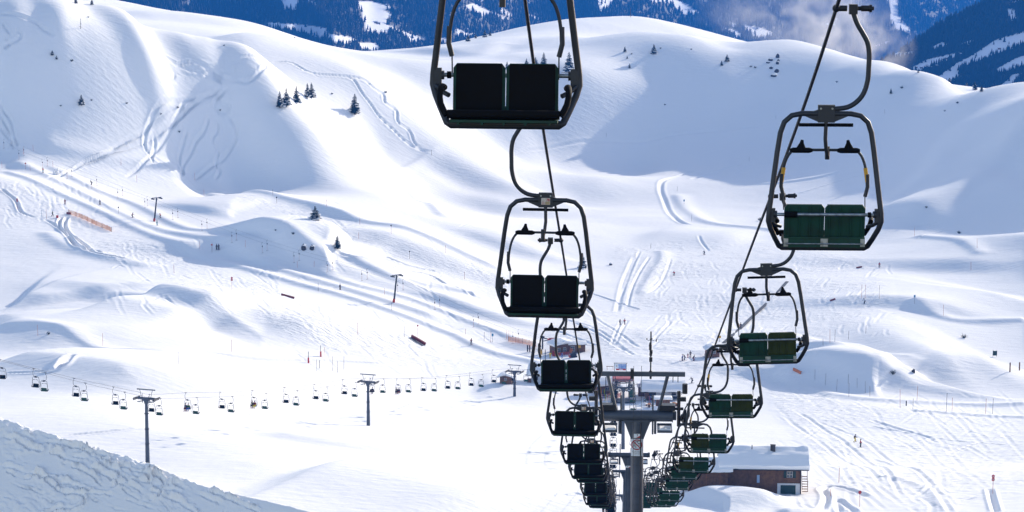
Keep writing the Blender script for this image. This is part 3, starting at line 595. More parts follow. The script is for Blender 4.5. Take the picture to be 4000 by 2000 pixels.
# ================================================================ CHAIRLIFTS
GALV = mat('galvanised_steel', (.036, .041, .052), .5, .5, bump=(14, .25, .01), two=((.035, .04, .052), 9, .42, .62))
GALV_L = mat('bright_steel', (.34, .38, .42), .38, .8, two=((.16, .18, .2), 14, .45, .7))
BLACKPAD = mat('black_rubber', (.004, .004, .005), .75, bump=(40, .3, .004), spec=.12)
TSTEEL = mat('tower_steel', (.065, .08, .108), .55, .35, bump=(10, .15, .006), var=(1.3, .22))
DARKMET = mat('dark_steel', (.02, .021, .026), .5, .4, bump=(20, .2, .006))
GREEN = mat('green_board', (.008, .055, .040), .6, bump=(18, .25, .006), two=((.012, .035, .028), 6, .4, .75), spec=.25)
OLIVE = mat('olive_board', (.035, .050, .018), .6, two=((.02, .034, .014), 6, .4, .75), spec=.25)
ROPE = mat('wire_rope', (.015, .014, .016), .55, .5)
PLATE = mat('sign_enamel', (.62, .56, .5), .5, var=(30, .2)); WHITE = mat('white_sign', (.72, .78, .84), .45, var=(9, .05))
REDP = mat('red_paint', (.42, .02, .02), .5); BLK = mat('black_paint', (.015, .015, .018), .6); YEL = mat('yellow_tape', (.62, .33, .02), .5)
TANP = mat('tan_patch', (.42, .31, .17), .6, var=(12, .2))
ORD = ['first', 'second', 'third', 'fourth', 'fifth', 'sixth', 'seventh', 'eighth', 'ninth', 'tenth', 'eleventh', 'twelfth', 'thirteenth', 'fourteenth', 'fifteenth', 'sixteenth', 'seventeenth', 'eighteenth', 'nineteenth', 'twentieth']
ORD += ['twenty-' + o for o in ORD[:9]] + ['thirtieth'] + ['thirty-' + o for o in ORD[:9]] + ['fortieth'] + ['forty-' + o for o in ORD[:9]] + ['fiftieth']
def text_mesh(s, size, m, name='lettering', bold=.0):
    cu = bpy.data.curves.new(name, 'FONT'); cu.body = s; cu.size = size; cu.extrude = .0012; cu.offset = bold; cu.align_x = 'CENTER'; cu.align_y = 'CENTER'
    o = bpy.data.objects.new(name, cu); C.objects.link(o); dg = bpy.context.evaluated_depsgraph_get()
    me = bpy.data.meshes.new_from_object(o.evaluated_get(dg)); bpy.data.objects.remove(o); me.materials.clear(); me.materials.append(m)
    r = bpy.data.objects.new(name, me); C.objects.link(r); return r
# chair frame of reference: origin = rope at the grip, +Y = the way the chair faces, seen from behind the hanger bulges to +X
CX = -.095
def mirror(p): return [(CX + (CX - x), y, z) for x, y, z in p]
def chair_model(near=True):
    t = empty('lift_chair'); n = 12 if near else 6
    fb = MB()
    half = [(CX - .08, 0, -1.285), (CX - .30, 0, -1.285), (CX - .42, 0, -1.31), (CX - .51, 0, -1.39), (CX - .555, 0, -1.52), (CX - .59, -.01, -1.75), (CX - .64, -.05, -2.15), (CX - .685, -.09, -2.50), (CX - .69, -.09, -2.60), (CX - .66, -.06, -2.70), (CX - .60, .02, -2.83), (CX - .545, .10, -2.94), (CX - .51, .12, -2.965)]
    full = half + mirror(half)[::-1]
    fb.tube(full, .033 if near else .036, n)
    fb.tube([(CX - .53, .12, -2.95), (CX + .53, .12, -2.95)], .036, n)
    for s in (-1, 1): fb.prism([(CX + s * .08, -1.23), (CX + s * .30, -1.30), (CX + s * .10, -1.385)][::s], -.02, .02)
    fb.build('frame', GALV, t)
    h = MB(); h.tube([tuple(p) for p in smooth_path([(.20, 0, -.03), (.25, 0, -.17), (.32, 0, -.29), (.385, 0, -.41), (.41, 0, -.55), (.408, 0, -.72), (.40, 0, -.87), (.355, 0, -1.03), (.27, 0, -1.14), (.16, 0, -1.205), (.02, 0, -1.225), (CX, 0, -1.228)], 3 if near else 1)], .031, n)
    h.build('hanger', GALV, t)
    g = MB(); g.tube([(-.035, 0, 0), (.13, 0, 0)], .036, n); g.ball((0, 0, 0), .05, n, (1.0, 1.2, 1)); g.box((.205, 0, -.01), (.10, .11, .12)); g.tube([(.26, 0, 0), (.30, 0, 0), (.30, 0, 0), (.41, 0, 0)], [.026, .026, .036, .036], n); g.tube([(.40, 0, 0), (.43, 0, 0)], .046, n); g.tube([(.43, 0, 0), (.455, 0, 0)], .024, n)
    g.build('grip', DARKMET, t)
    if near:
        p = MB().box((CX, 0, -1.285), (.205, .07, .215)).build('hanger_plate', GALV, t)
        for s in (-1, 1): MB().cyl((CX + s * .07, -.045, -1.22), (CX + s * .07, .045, -1.22), .013, 8).build('bolt', GALV_L, p)
        MB().tube([(CX - .33, .01, -1.425), (CX + .33, .01, -1.425)], .022, n).build('crossbar', BLACKPAD, t)
        MB().tube([(CX, .01, -1.39), (CX - .005, .015, -1.60), (CX + .008, .03, -1.72), (CX + .035, .09, -1.84)], .024, n).tube([(CX + .03, .10, -1.70), (CX + .03, .10, -1.86)], .03, 8).build('stem', GALV, t)
    else:
        MB().box((CX, 0, -1.285), (.22, .07, .22)).tube([(CX - .33, .01, -1.425), (CX + .33, .01, -1.425)], .024, 5).build('hanger_plate', GALV, t)
    rb = MB(); a = [(CX - .50, .08, -2.30), (CX - .53, .09, -2.22), (CX - .515, .10, -2.05), (CX - .485, .11, -1.90), (CX - .43, .11, -1.79), (CX - .35, .11, -1.75), (CX - .1, .11, -1.745)]
    rb.tube([tuple(p) for p in smooth_path(a + mirror(a)[::-1], 3 if near else 1)], .018, 8 if near else 5)
    if near:
        for s in (-1, 1): rb.tube([(CX + s * .50, .08, -2.30), (CX + s * .50, .03, -2.48)], .007, 5); rb.tube([(CX + s * .525, .085, -2.04), (CX + s * .53, .09, -2.2), (CX + s * .50, .08, -2.32)], .024, 8)
    ro = rb.build('safety_bar', GALV, t)
    for s in (-1, 1):
        hb_ = MB(); hx = CX + s * .29
        hb_.tube([(hx - .14, .11, -1.75), (hx - .10, .11, -1.75), (hx + .10, .11, -1.75), (hx + .14, .11, -1.75)], [.02, .034, .034, .02], 10 if near else 5)
        if near: hb_.tube([(hx, .11, -1.75), (hx, .11, -1.71), (hx - s * .005, .11, -1.66), (hx - s * .01, .11, -1.62)], [.085, .055, .028, .017], 10, flat=.45)
        hb_.build('handle', BLACKPAD, ro)
    # seat side brackets and rear rod
    if near:
        for s in (-1, 1):
            br = MB().box((CX + s * .645, -.08, -2.53), (.075, .05, .17)).cyl((CX + s * .585, -.10, -2.515), (CX + s * .625, -.10, -2.515), .042, 12)
            br.tube([(CX + s * .67, -.08, -2.60), (CX + s * .60, .0, -2.66), (CX + s * .53, .06, -2.69)], .024, 8).build('bracket', GALV, t)
        MB().tube([(CX - .59, -.13, -2.515), (CX + .59, -.13, -2.515)], .021, 12).build('back_rod', GALV_L, t)
        MB().tube([(CX - .50, -.13, -2.515), (CX - .34, -.13, -2.515)], .038, 12).build('sleeve', BLACKPAD, t); MB().tube([(CX + .52, -.13, -2.515), (CX + .56, -.13, -2.515)], .034, 10).build('sleeve', BLACKPAD, t)
    # back rests: a green board with a black pad in front
    for s in (-1, 1):
        cx = CX + s * .2495; w = .246
        out = [(cx - w, -2.93), (cx - w, -2.44), (cx - w + .035, -2.395), (cx + w - .035, -2.395), (cx + w, -2.44), (cx + w, -2.93)]
        Mx = Matrix.Translation((0, -.03, -2.66)) @ Matrix.Rotation(R(9), 4, 'X') @ Matrix.Translation((0, 0, 2.66))
        bb = MB().prism(out, -.015, .012, Mx)
        if near:
            for q in (-.19, -.06, .07, .2): bb.prism([(cx + q - .006, -2.92), (cx + q - .006, -2.42), (cx + q + .006, -2.42), (cx + q + .006, -2.92)], -.035, -.016, Mx)
            bb.prism([(cx - w, -2.845), (cx - w, -2.80), (cx + w, -2.80), (cx + w, -2.845)], -.032, -.017, Mx)
        bo = bb.build('backrest', GREEN, t)
        MB().prism([(cx - w + .03, -2.85), (cx - w + .03, -2.405), (cx + w - .03, -2.405), (cx + w - .03, -2.85)], .014, .05, Mx).build('pad', BLACKPAD, bo)
    MB().box((CX, -.055, -2.865), (.99, .02, .13)).box((CX, -.07, -2.81), (.99, .02, .02)).build('lower_board', GREEN, t)
    st = MB().box((CX, .20, -2.86), (1.0, .44, .045), rx=R(3)).build('seat', BLACKPAD, t)
    sg = MB().box((CX, .21, -2.905), (1.0, .45, .025), rx=R(3))
    for q in (-.42, -.2, 0, .2, .42): sg.box((CX + q, .21, -2.925), (.02, .44, .03), rx=R(3))
    sg.build('seat_board', GREEN, st)
    MB().tube([(CX - .52, .43, -2.83), (CX + .52, .43, -2.83)], .042, n).build('front_roll', BLACKPAD, st)
    for s in (-1, 1):
        MB().tube([tuple(p) for p in smooth_path([(CX + s * .575, .02, -2.62), (CX + s * .59, .14, -2.60), (CX + s * .60, .28, -2.64), (CX + s * .585, .38, -2.74), (CX + s * .53, .43, -2.84)], 2)], [.03] * 9 if near else .03, 10 if near else 5).build('armrest', BLACKPAD, t)
    if near:
        b = MB()
        for q in (-.47, 0, .47): b.box((CX + q, -.07, -2.87), (.055 if q else .09, .015, .10)).box((CX + q, .0, -2.90), (.03, .14, .04))
        b.tube([(CX - .47, -.08, -2.885), (CX + .47, -.08, -2.885)], .010, 6).build('seat_clamp', GALV_L, t)
    return t
CH_NEAR = chair_model(True); CH_FAR = chair_model(False)
used = set()
def put_chair(proto, loc, rz, label, group, roll=0.0, olive=(), tape=False):
    roll = roll or random.uniform(-.018, .018)
    o = proto if proto not in used else copy_tree(proto)
    used.add(proto); o.location = loc; o.rotation_euler = (0, roll, rz)
    tag(o, label, 'chairlift chair', group)
    if olive:
        bs = [c for c in o.children if c.name.split('.')[0] == 'backrest']
        for i in olive:
            b = bs[i]; b.data = b.data.copy(); b.data.materials[0] = OLIVE; b['label'] = 'olive green backrest'
    if tape:
        rb = [c for c in o.children if c.name.startswith('safety_bar')][0]
        for s in ((-1, 1) if tape is True else tape): MB().tube([(CX + s * .50, .105, -1.965), (CX + s * .526, .095, -2.14)], .0255, 10).build('tape', YEL, rb)
    return o
# rope profile of the near lift: forward distance -> height
ZP = np.array([(-30, 16.5), (-10, 10.8), (24, .42), (36.7, -3.7), (50.9, -7.95), (62.8, -11.55), (75, -15.2), (88, -18.9), (101, -22.3), (114, -26.2), (127, -30.0), (140, -33.5), (160, -38.6), (187, -44.4), (215, -52.8), (250, -62.2), (295, -72.2), (320, -80.5), (350, -89.2), (400, -97.2), (450, -102.2), (500, -105.5), (560, -116.5), (607, -126.8)])
_zs = smooth_path(ZP, 6)
def rz_(Y): return float(np.interp(Y, _zs[:, 0], _zs[:, 1]))
LX = lambda Y: .043 * Y - 1.17
RX = lambda Y: .043 * Y + 2.60
HEAD = math.atan(.043)
S0 = 12.93
near_up, near_dn = [], []
GU = 'chairs on the left rope of the near chairlift'; GD = 'chairs on the right rope of the near chairlift'
y = 24.0; k = 0; RZL = math.pi - HEAD; RZR = -HEAD
while y < 600:
    nm = ORD[k]
    lab = '%s nearest black-padded two-seat chair facing the camera on the left rope' % nm if k else 'largest two-seat chair, at the top, its black seat pads facing the camera'
    if k == 1: lab = 'second nearest black-padded two-seat chair with red number 78 on its plate'
    if k == 3: lab = 'fourth nearest black-padded two-seat chair with red number 81 on its plate'
    near_up.append(put_chair(CH_NEAR if y < 150 else CH_FAR, (LX(y), y, rz_(y)), RZL, lab, GU)); y += S0 * .985; k += 1
y = 31.2; k = 0
while y < 600:
    nm = ORD[k]
    lab = '%s nearest green-backed two-seat chair facing away on the right rope' % nm if k else 'large green-backed two-seat chair facing away at the upper right'
    near_dn.append(put_chair(CH_NEAR if y < 160 else CH_FAR, (RX(y), y, rz_(y)), RZR, lab, GD, roll={0: .001, 1: -.032, 2: -.012}.get(k, 0), olive={1: (1,), 2: (1,), 3: (0,), 4: (0,)}.get(k, ()), tape={0: True, 2: (-1,), 3: (-1,), 4: (-1,)}.get(k, False))); y += S0; k += 1
def number_plate(ch, txt):
    p = MB().box((CX, .0385, -1.30), (.128, .004, .098)).build('number_plate', PLATE, ch)
    l = text_mesh(txt, .046, REDP, 'number', .0015); l.parent = p; l.matrix_local = Matrix.Translation((CX - .034, .0415, -1.279)) @ Matrix.Rotation(math.pi, 4, 'Z') @ Matrix.Rotation(R(90), 4, 'X')
    m = MB().prism([(CX + .006, -1.346), (CX + .006, -1.306), (CX - .058, -1.296), (CX - .058, -1.346)], .0406, .0412)
    m.build('patch', TANP, p)
    e = MB().tube([(CX + .058 - .044 * k / 6, .0415, -1.318 + .014 * math.sin(math.pi * k / 6)) for k in range(7)], .002, 4).tube([(CX + .05 - .026 * k / 4, .0415, -1.328 + .008 * math.sin(math.pi * k / 4)) for k in range(5)], .002, 4).box((CX + .036, .0412, -1.338), (.044, .001, .006))
    e.build('emblem', REDP, p)
for i in range(7):
    number_plate(near_up[i], str(77 + i))
# ropes
def rope(name, pts, r, label, cat='cable', n=6): return MB().tube(pts, r, n, caps=True).build(name, ROPE, label=label, cat=cat)
ys = np.concatenate([np.arange(-8, 200, 1.5), np.arange(200, 608, 6)])
loop = [(LX(y), y, rz_(y)) for y in ys] + [(LX(607) + 1.885 * (1 - math.cos(a)), 607 + 1.9 * math.sin(a), rz_(607)) for a in np.linspace(.2, 2.94, 9)] + [(RX(y), y, rz_(y)) for y in ys[::-1]]
rope('haul_rope', loop, .024, 'thick dark haul rope carrying the near chairs down to the valley station')
# towers
def sheaves(parent, x, zrope, ang, n, r=.25, pitch=.55, over=True, m=DARKMET):
    """a battery of rope wheels along +Y of the tower frame"""
    b = MB(); Mx = Matrix.Translation((x, 0, zrope)) @ Matrix.Rotation(ang, 4, 'X')
    for i in range(n):
        yy = (i - (n - 1) / 2) * pitch; c = Mx @ Vector((0, yy, -r if over else r))
        b.cyl(c + Vector((-.05, 0, 0)), c + Vector((.05, 0, 0)), r, 14); b.cyl(c + Vector((-.09, 0, 0)), c + Vector((.09, 0, 0)), r * .35, 8)
    o = b.build('sheave_train', m, parent)
    a = MB(); p, q = Mx @ Vector((.13, -(n * pitch) / 2, -r if over else r)), Mx @ Vector((.13, (n * pitch) / 2, -r if over else r))
    a.tube([p, q], .06, 6); p2, q2 = Mx @ Vector((-.13, -(n * pitch) / 2, -r if over else r)), Mx @ Vector((-.13, (n * pitch) / 2, -r if over else r)); a.tube([p2, q2], .05, 6)
    for e in (p, q): a.box(e + Vector((0, 0, .12)), (.10, .16, .3))
    a.build('sheave_beam', GALV, o); return o
def lift_tower(loc, rz, gz_, zr, ang, label, near=False, group='towers of the near chairlift', hb=.55, arm=1.52, n=6, frame=True, r_arm=.22, lit=False):
    """loc: x,y of the column; zr rope height; arm beam lies `hb` below the rope"""
    t = empty('lift_tower', (loc[0], loc[1], gz_), rz, label, 'lift tower', group); H_ = zr - gz_; za = H_ - hb; seg = 20 if near else 12
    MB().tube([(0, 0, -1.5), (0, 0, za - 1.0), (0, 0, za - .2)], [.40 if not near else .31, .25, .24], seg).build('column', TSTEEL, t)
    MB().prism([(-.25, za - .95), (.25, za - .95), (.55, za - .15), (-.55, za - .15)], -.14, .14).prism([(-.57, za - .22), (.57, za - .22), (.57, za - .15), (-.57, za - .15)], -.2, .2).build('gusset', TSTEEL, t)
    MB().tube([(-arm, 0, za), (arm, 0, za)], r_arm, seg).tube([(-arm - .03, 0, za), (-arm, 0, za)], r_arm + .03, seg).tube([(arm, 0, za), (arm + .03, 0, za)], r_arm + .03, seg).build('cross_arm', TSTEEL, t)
    for s in (-1, 1):
        MB().box((s * (arm + .1), 0, za + .02), (.14, .2, .34)).build('arm_bracket', TSTEEL, t)
        sheaves(t, s * 1.885, H_ - .03, ang, n)
        c = MB().box((s * 1.10, .0, za - .53), (.60, 1.3, .04)).box((s * 1.10, -.65, za - .50), (.60, .03, .10)).box((s * 1.10, .65, za - .50), (.60, .03, .10)).tube([(s * .72, -.1, za - .05), (s * .72, -.1, za - .72)], .05, 8)
        co_ = c.build('catwalk', TSTEEL, t)
        MB().box((s * 1.12, -.2, za - .48), (.50, .8, .09), taper=.85).ball((s * 1.05, -.4, za - .48), .2, 8, (1, .7, .35)).build('snow', SNOW_T, co_)
    if frame:
        top = za + (1.72 if near else 1.55)
        MB().box((.18 if near else 0, 0, top), (3.45, .13, .18)).build('lifting_beam', TSTEEL, t)
        for s in (-1, 1): MB().tube([(s * .83, 0, za + .1), (s * 1.20, 0, top - .08)], .07 if near else .05, 4, flat=1.2).build('strut', TSTEEL, t)
    for s in (-.66, .62): MB().tube([(s, -.05, za - .75), (s, -.05, za + .85)], .035, 8).build('post', TSTEEL, t)
    return t
SNOW_T = snow_mat('snow_cap', .3, scale=3.0)
def mid(Y): return (LX(Y) + RX(Y)) / 2
T = {}
for num, Y, ang, near in ((7, 101, -.28, True), (6, 187, -.26, True), (5, 295, -.24, False), (4, 350, -.22, False), (3, 500, -.1, False)):
    x = mid(Y); g0 = rz_(Y) - 15 if Y < 310 else gz(x, Y)
    if Y == 350: g0 = rz_(Y) - 12
    lab = {7: 'large grey steel tower with a 7 sign, a no-swinging sign and a weather mast', 6: 'second steel tower with a 6 sign, close behind the tower marked 7', 5: 'third steel tower down the slope, only its cross arm showing left of the towers', 4: 'lowest steel tower head at the bottom edge, left of the big tower', 3: 'pale slender steel tower standing alone before the valley station'}[num]
    T[num] = lift_tower((x, Y), -HEAD, g0, rz_(Y), ang, lab, near, frame=(num in (7, 3)), arm=1.40, hb=.22 if num == 7 else .3, r_arm=.23 if num == 7 else .17)
# tower 7 extras
t7 = T[7]; g7 = rz_(101) - 15; z7 = 15 - .22
def sign(parent, name, x, z, w, h, m=WHITE, y=-.40): return MB().box((x, y, z), (w, .012, h)).build(name, m, parent)
def txt(parent, s, x, z, size, m, y, bold=.002):
    o = text_mesh(s, size, m, 'lettering', bold); o.parent = parent; o.matrix_local = Matrix.Translation((x, y, z)) @ Matrix.Rotation(R(90), 4, 'X'); return o
s7 = sign(t7, 'number_sign', .0, z7 - .74, .285, .165); txt(s7, '7', 0, z7 - .73, .12, BLK, -.4075, .004)
MB().prism([(-.05, z7 - .82), (.142, z7 - .82), (.142, z7 - .72)], -.4085, -.4065).build('stripe', REDP, s7)
ns = sign(t7, 'no_swinging_sign', -.015, z7 - 1.22, .46, .70); sx, sz = -.015, z7 - 1.105
rg = MB()
ring = [(sx + .20 * math.cos(a), -.409, sz + .20 * math.sin(a)) for a in np.linspace(0, 2 * math.pi, 33)[:-1]]
rg.tube(ring, .022, 6, closed=True, flat=.2); rg.tube([(sx - .14, -.411, sz + .14), (sx + .14, -.411, sz - .14)], .02, 6); rg.build('prohibition_ring', REDP, ns)
pg = MB(); yy = -.4085
for L_, r_ in (([(-.12, .03), (-.07, .10), (.0, .13), (.09, .155)], .009), ([(-.075, .02), (-.095, -.06), (-.03, -.085), (-.045, -.135)], .013), ([(.035, .075), (.085, .03), (.125, .06), (.16, .035)], .013), ([(-.12, .03), (-.135, -.08)], .007), ([(-.07, -.02), (.16, -.02)], .006)):
    pg.tube([(sx + a, yy, sz + b) for a, b in L_], r_, 6)
pg.ball((sx - .07, yy, sz + .05), .019, 8); pg.ball((sx + .02, yy, sz + .105), .019, 8); pg.build('figures', BLK, ns)
txt(ns, 'SCHAUKELN VERBOTEN', sx, z7 - 1.38, .034, BLK, -.4075, .0006); txt(ns, 'Swinging prohibited', sx, z7 - 1.44, .038, BLK, -.4075, .001); txt(ns, 'SI PREGA DI NON', sx, z7 - 1.495, .03, BLK, -.4075, .0004)
s6 = MB().box((-.07, -.36, 15 - .3 - .82), (.36, .01, .15)).build('number_sign', WHITE, T[6]); txt(s6, '6', -.09, 15 - .3 - .81, .12, BLK, -.367, .003)
MB().prism([(-.06, 13.805), (.108, 13.805), (.108, 13.89)], -.3675, -.3655).build('stripe', REDP, s6)
# ladder in front of the column
ld = MB()
for s in (-.16, .15): ld.tube([(s, -.50, 2), (s, -.50, z7 + 2.15)], .009, 5)
for k in range(43): ld.tube([(-.16, -.50, 2.3 + .33 * k), (.15, -.50, 2.3 + .33 * k)], .007, 4)
ld.build('ladder', GALV, t7)
MB().tube([(.135, -.45, 0), (.135, -.45, z7 - .2)], .028, 6).build('conduit', DARKMET, t7)
top7 = z7 + 1.72
# weather mast on the lifting beam
wm = MB().tube([(.52, 0, top7 - .2), (.52, 0, top7 + 0.111), (.52, 0, top7 + 0.148), (.52, 0, top7 + 1.184), (.52, 0, top7 + 1.739)], [.04, .07, .03, .03, .028], 8)
wmo = wm.build('weather_mast', DARKMET, t7)
MB().box((.52, -.05, top7 + 0.607), (.125, .12, .17)).box((.53, -.05, top7 + 0.925), (.12, .1, .13)).build('instrument_box', DARKMET, wmo)
MB().tube([(.52, -.03, top7 + 0.755), (.52, -.03, top7 + 0.858)], [.055, .06], 8).build('rain_gauge', GALV, wmo)
MB().tube([(.5, 0, top7 + 0.984), (.50, 0, top7 + 1.184), (.50, 0, top7 + 1.295)], [.055, .06, .035], 8).build('sensor', BLK, wmo)
a = MB(); a.tube([(.38, 0, top7 + 1.376), (.66, 0, top7 + 1.376)], .008, 5)
for q in ((.50, -.03), (.36, .03), (.56, .06)): a.ball((q[0], q[1], top7 + 1.428), .032, 8)
a.build('wind_cups', BLK, wmo)
MB().prism([(.70, top7 + 1.376), (.78, top7 + 1.480), (.735, top7 + 1.302)], -.006, .006).build('wind_vane', BLK, wmo)
MB().box((-.22, -.05, top7 + .02), (.14, .22, .40)).build('hoist_clamp', DARKMET, t7)
MB().box((1.62, 0, top7 - .2), (.03, .03, .26)).box((1.42, 0, top7 - .22), (.03, .03, .22)).build('hook', DARKMET, t7)
# drive motors / rope catcher housings at the arm ends
for s in (-1, 1):
    MB().box((s * 1.2, .05, z7 + .36), (.62, .5, .22)).tube([(s * 1.5, 0, z7 + .30), (s * 1.85, 0, z7 + .30)], .06, 8).build('rope_catcher', DARKMET, t7)
    MB().tube([(s * 1.66, -.1, z7 - .4), (s * 1.66, -.1, z7 + 1.05)], .07, 8).tube([(s * 1.9, -.1, z7 + .95), (s * 1.9, -.1, z7 + 1.35)], .11, 10).box((s * 1.78, -.1, z7 + .72), (.34, .2, .16)).build('buffer', DARKMET, t7)
# ================================================================ LEFT CHAIRLIFT (across the lower left)
A0, A1 = np.array([-74.4, 396.0]), np.array([-2.5, 600.0]); dA = (A1 - A0) / np.linalg.norm(A1 - A0); nA = np.array([dA[1], -dA[0]]); TH = math.atan2(-dA[0], dA[1])
def on_line(px, off, py=1500):
    u = ut(px, py)[0]; o = A0 + nA * off; s = (u * o[1] - o[0]) / (dA[0] - u * dA[1]); return o + dA * s
R1 = [(-160, 1365), (5, 1405), (137, 1440), (294, 1478), (448, 1512), (540, 1531), (590, 1541), (730, 1534), (864, 1532), (990, 1526), (1115, 1514), (1232, 1501), (1343, 1483), (1400, 1478), (1450, 1477), (1554, 1480), (1653, 1475), (1748, 1467), (1840, 1457), (1928, 1445), (2005, 1440), (2080, 1446)]
R2 = [(-100, 1390), (30, 1416), (172, 1456), (328, 1496), (482, 1531), (615, 1556), (765, 1553), (903, 1548), (1035, 1537), (1157, 1525), (1273, 1511), (1386, 1494), (1470, 1482), (1495, 1480), (1597, 1480), (1697, 1477), (1790, 1470), (1881, 1462), (1970, 1452), (2056, 1444), (2120, 1446)]
def p3(px, py, off):
    o = on_line(px, off, py); t_ = ut(px, py)[1]; return Vector((o[0], o[1], t_ * o[1]))
W1 = [p3(x, y, 0.0) for x, y in R1]; W2 = [p3(x, y, 3.6) for x, y in R2]
arc = [Vector((*( (np.array(W1[-1][:2]) + np.array(W2[-1][:2])) / 2 + dA * 1.8 * math.sin(a) - nA * 1.8 * math.cos(a)), W1[-1].z)) for a in np.linspace(.2, 2.9, 8)]
rope('haul_rope', [tuple(p) for p in smooth_path(W1, 3)] + [tuple(v) for v in arc] + [tuple(p) for p in smooth_path(W2[::-1], 3)], .02, 'thin haul rope of the far chairlift crossing the lower left snowfield')
SW1 = [p for i, p in enumerate(W1) if i not in (5, 6, 13)] ; n1 = 0
GA = 'far chairlift chairs, seats to the left'; GB = 'far chairlift chairs, green backs'
far1, far2 = [], []
for i, (x, y) in enumerate([r for r in R1 if r not in ((540, 1531), (590, 1541), (1400, 1478), (-160, 1365), (2080, 1446))] + [(1085 / 5.15 + 380, 1540)][:0]):
    far1.append((x, y))
far1.insert(5, (588, 1541)) if (588, 1541) not in far1 else None
for i, (x, y) in enumerate(far1):
    riders = {730: 'with two blue-clad riders', 990: 'with two riders', 1450: 'with one dark rider', 1554: 'with two dark riders'}.get(x, 'empty')
    put_chair(CH_FAR, p3(x, y, 0.0), math.pi + TH, '%s far dark-seated chair from the left on the rear rope, %s' % (ORD[i], riders), GA)
for i, (x, y) in enumerate([r for r in R2 if r not in ((615, 1556), (1470, 1482), (-100, 1390), (30, 1416), (2120, 1446))]):
    far2.append((x, y))
far2.insert(3, (622, 1556))
for i, (x, y) in enumerate(far2): put_chair(CH_FAR, p3(x, y, 3.6), TH, '%s far chair from the left on the front rope, green back, empty' % ORD[i], GB)
for i, (cx, topy, hh) in enumerate(((571, 1545, 0), (1438, 1481, 0), (2010, 1441, 0))):
    o = on_line(cx, 1.8, 1550); zr = ut(cx, topy + 6)[1] * o[1]; g = gz(o[0], o[1])
    lb = ('tall grey tower of the far chairlift at the left behind the shaded slope', 'middle tower of the far chairlift standing on open snow', 'rightmost tower of the far chairlift beside the small brown hut')[i]
    tt = lift_tower((o[0], o[1]), TH, g, zr, -.04, lb, False, group='towers of the far chairlift', n=4, arm=1.45, hb=.25)
    cl = [c for c in tt.children if c.name.startswith('column')][0]
    for z in (.3, .52, .75): MB().tube([(0, 0, (zr - g) * z), (0, 0, (zr - g) * z + .12)], .40, 10).build('collar', DARKMET, cl)
# ================================================================ T-BAR LIFT
tb = [(-60, 612, 0), (602, 865, 1), (1538, 1181, 2)]
def tbar_tower(px, py, h, label):
    b = hit(px, py); t = empty('tow_lift_tower', b, TBH, label, 'tow lift tower', 'towers of the drag lift')
    lean = -1.15
    MB().tube([(0, 0, -.5), (lean, 0, h)], [.27, .2], 12).build('column', DARKMET, t)
    MB().tube([(0, 0, 0), (lean * .13, 0, h * .13)], [.36, .34], 12).build('padding', mat('red_padding', (.42, .04, .015), .7, var=(6, .25)), t)
    MB().box((lean, 0, h + .1), (3.4, .2, .2)).tube([(lean - .9, 0, h + .1), (lean, 0, h - .7), (lean + .9, 0, h + .1)], .06, 6).build('cross_arm', DARKMET, t)
    for s in (-1, 1):
        m = MB()
        for k in range(4): m.cyl((lean + s * 1.5 - .06, (k - 1.5) * .5, h - .2), (lean + s * 1.5 + .06, (k - 1.5) * .5, h - .2), .22, 10)
        m.tube([(lean + s * 1.5, -.9, h - .1), (lean + s * 1.5, .9, h - .1)], .05, 6).build('sheave_train', DARKMET, t)
    MB().ball((lean, 0, h + .25), .3, 8, (1.6, .7, .4)).build('snow', SNOW_T, t)
    return t, b
pA, pB = hit(602, 865), hit(1538, 1181); dT = (pB - pA).normalized(); TBH = math.atan2(-dT.x, dT.y)
tA, bA = tbar_tower(602, 865, 7.4, 'leaning drag lift tower with red base, upper one, beside the skiers at left')
tB, bB = tbar_tower(1538, 1181, 7.6, 'leaning drag lift tower with red base, lower one, nearer the centre')
HG1 = [(14, 545), (73, 587), (165, 622), (261, 663), (356, 700), (459, 738), (565, 775), (674, 820), (788, 863), (905, 907), (1024, 948), (1148, 985), (1278, 1022), (1413, 1056), (1553, 1100), (1698, 1168), (1849, 1235), (2003, 1298)]
HG2 = [(92, 573), (184, 614), (279, 655), (377, 690), (478, 730), (575, 768), (694, 813), (808, 855), (923, 898), (1043, 938), (1168, 977), (1299, 1013), (1434, 1050), (1574, 1092), (1717, 1157), (1868, 1224), (2025, 1288)]
ORP = mat('orange_pole', (.55, .16, .05), .6); PNK = mat('faded_red_pole', (.5, .14, .10), .7)
def hanger_proto():
    t = empty('tow_hanger')
    MB().tube([tuple(p) for p in smooth_path([(-.25, 0, 0), (.05, 0, .02), (.16, 0, -.12), (.15, 0, -.4), (.02, 0, -.8), (-.02, 0, -.95)], 3)], .03, 6).build('hook', DARKMET, t)
    MB().tube([(-.02, 0, -.9), (-.02, 0, -1.0), (-.02, 0, -1.15), (-.02, 0, -1.3)], [.08, .15, .15, .06], 8).build('spring_box', BLK, t)
    MB().tube([(-.02, 0, -1.3), (-.02, 0, -3.05)], .022, 5).build('rod', ORP, t)
    MB().tube([(-.42, 0, -3.05), (.38, 0, -3.05)], .03, 6).build('t_bar', DARKMET, t)
    return t
HP = hanger_proto(); first = True
w1 = []; w2 = []
for L_, off, wl_, nm in ((HG1, 0, w1, 'rear'), (HG2, 1, w2, 'front')):
    for i, (x, y) in enumerate(L_):
        g = hit(x, y + 46); p = at(x, y, g.y); wl_.append(p)
        if 0 <= x:
            o = HP if first else copy_tree(HP); first = False; o.location = p; o.rotation_euler = (0, 0, TBH)
            tag(o, '%s drag lift hanger from the left on the %s tow rope, with black spring box' % (ORD[i], 'left' if off == 0 else 'right'), 'drag lift hanger', 'drag lift hangers on the %s rope' % ('left' if off == 0 else 'right'))
end = hit(2160, 1372); drum = Vector((end.x, end.y, end.z + 3.3))
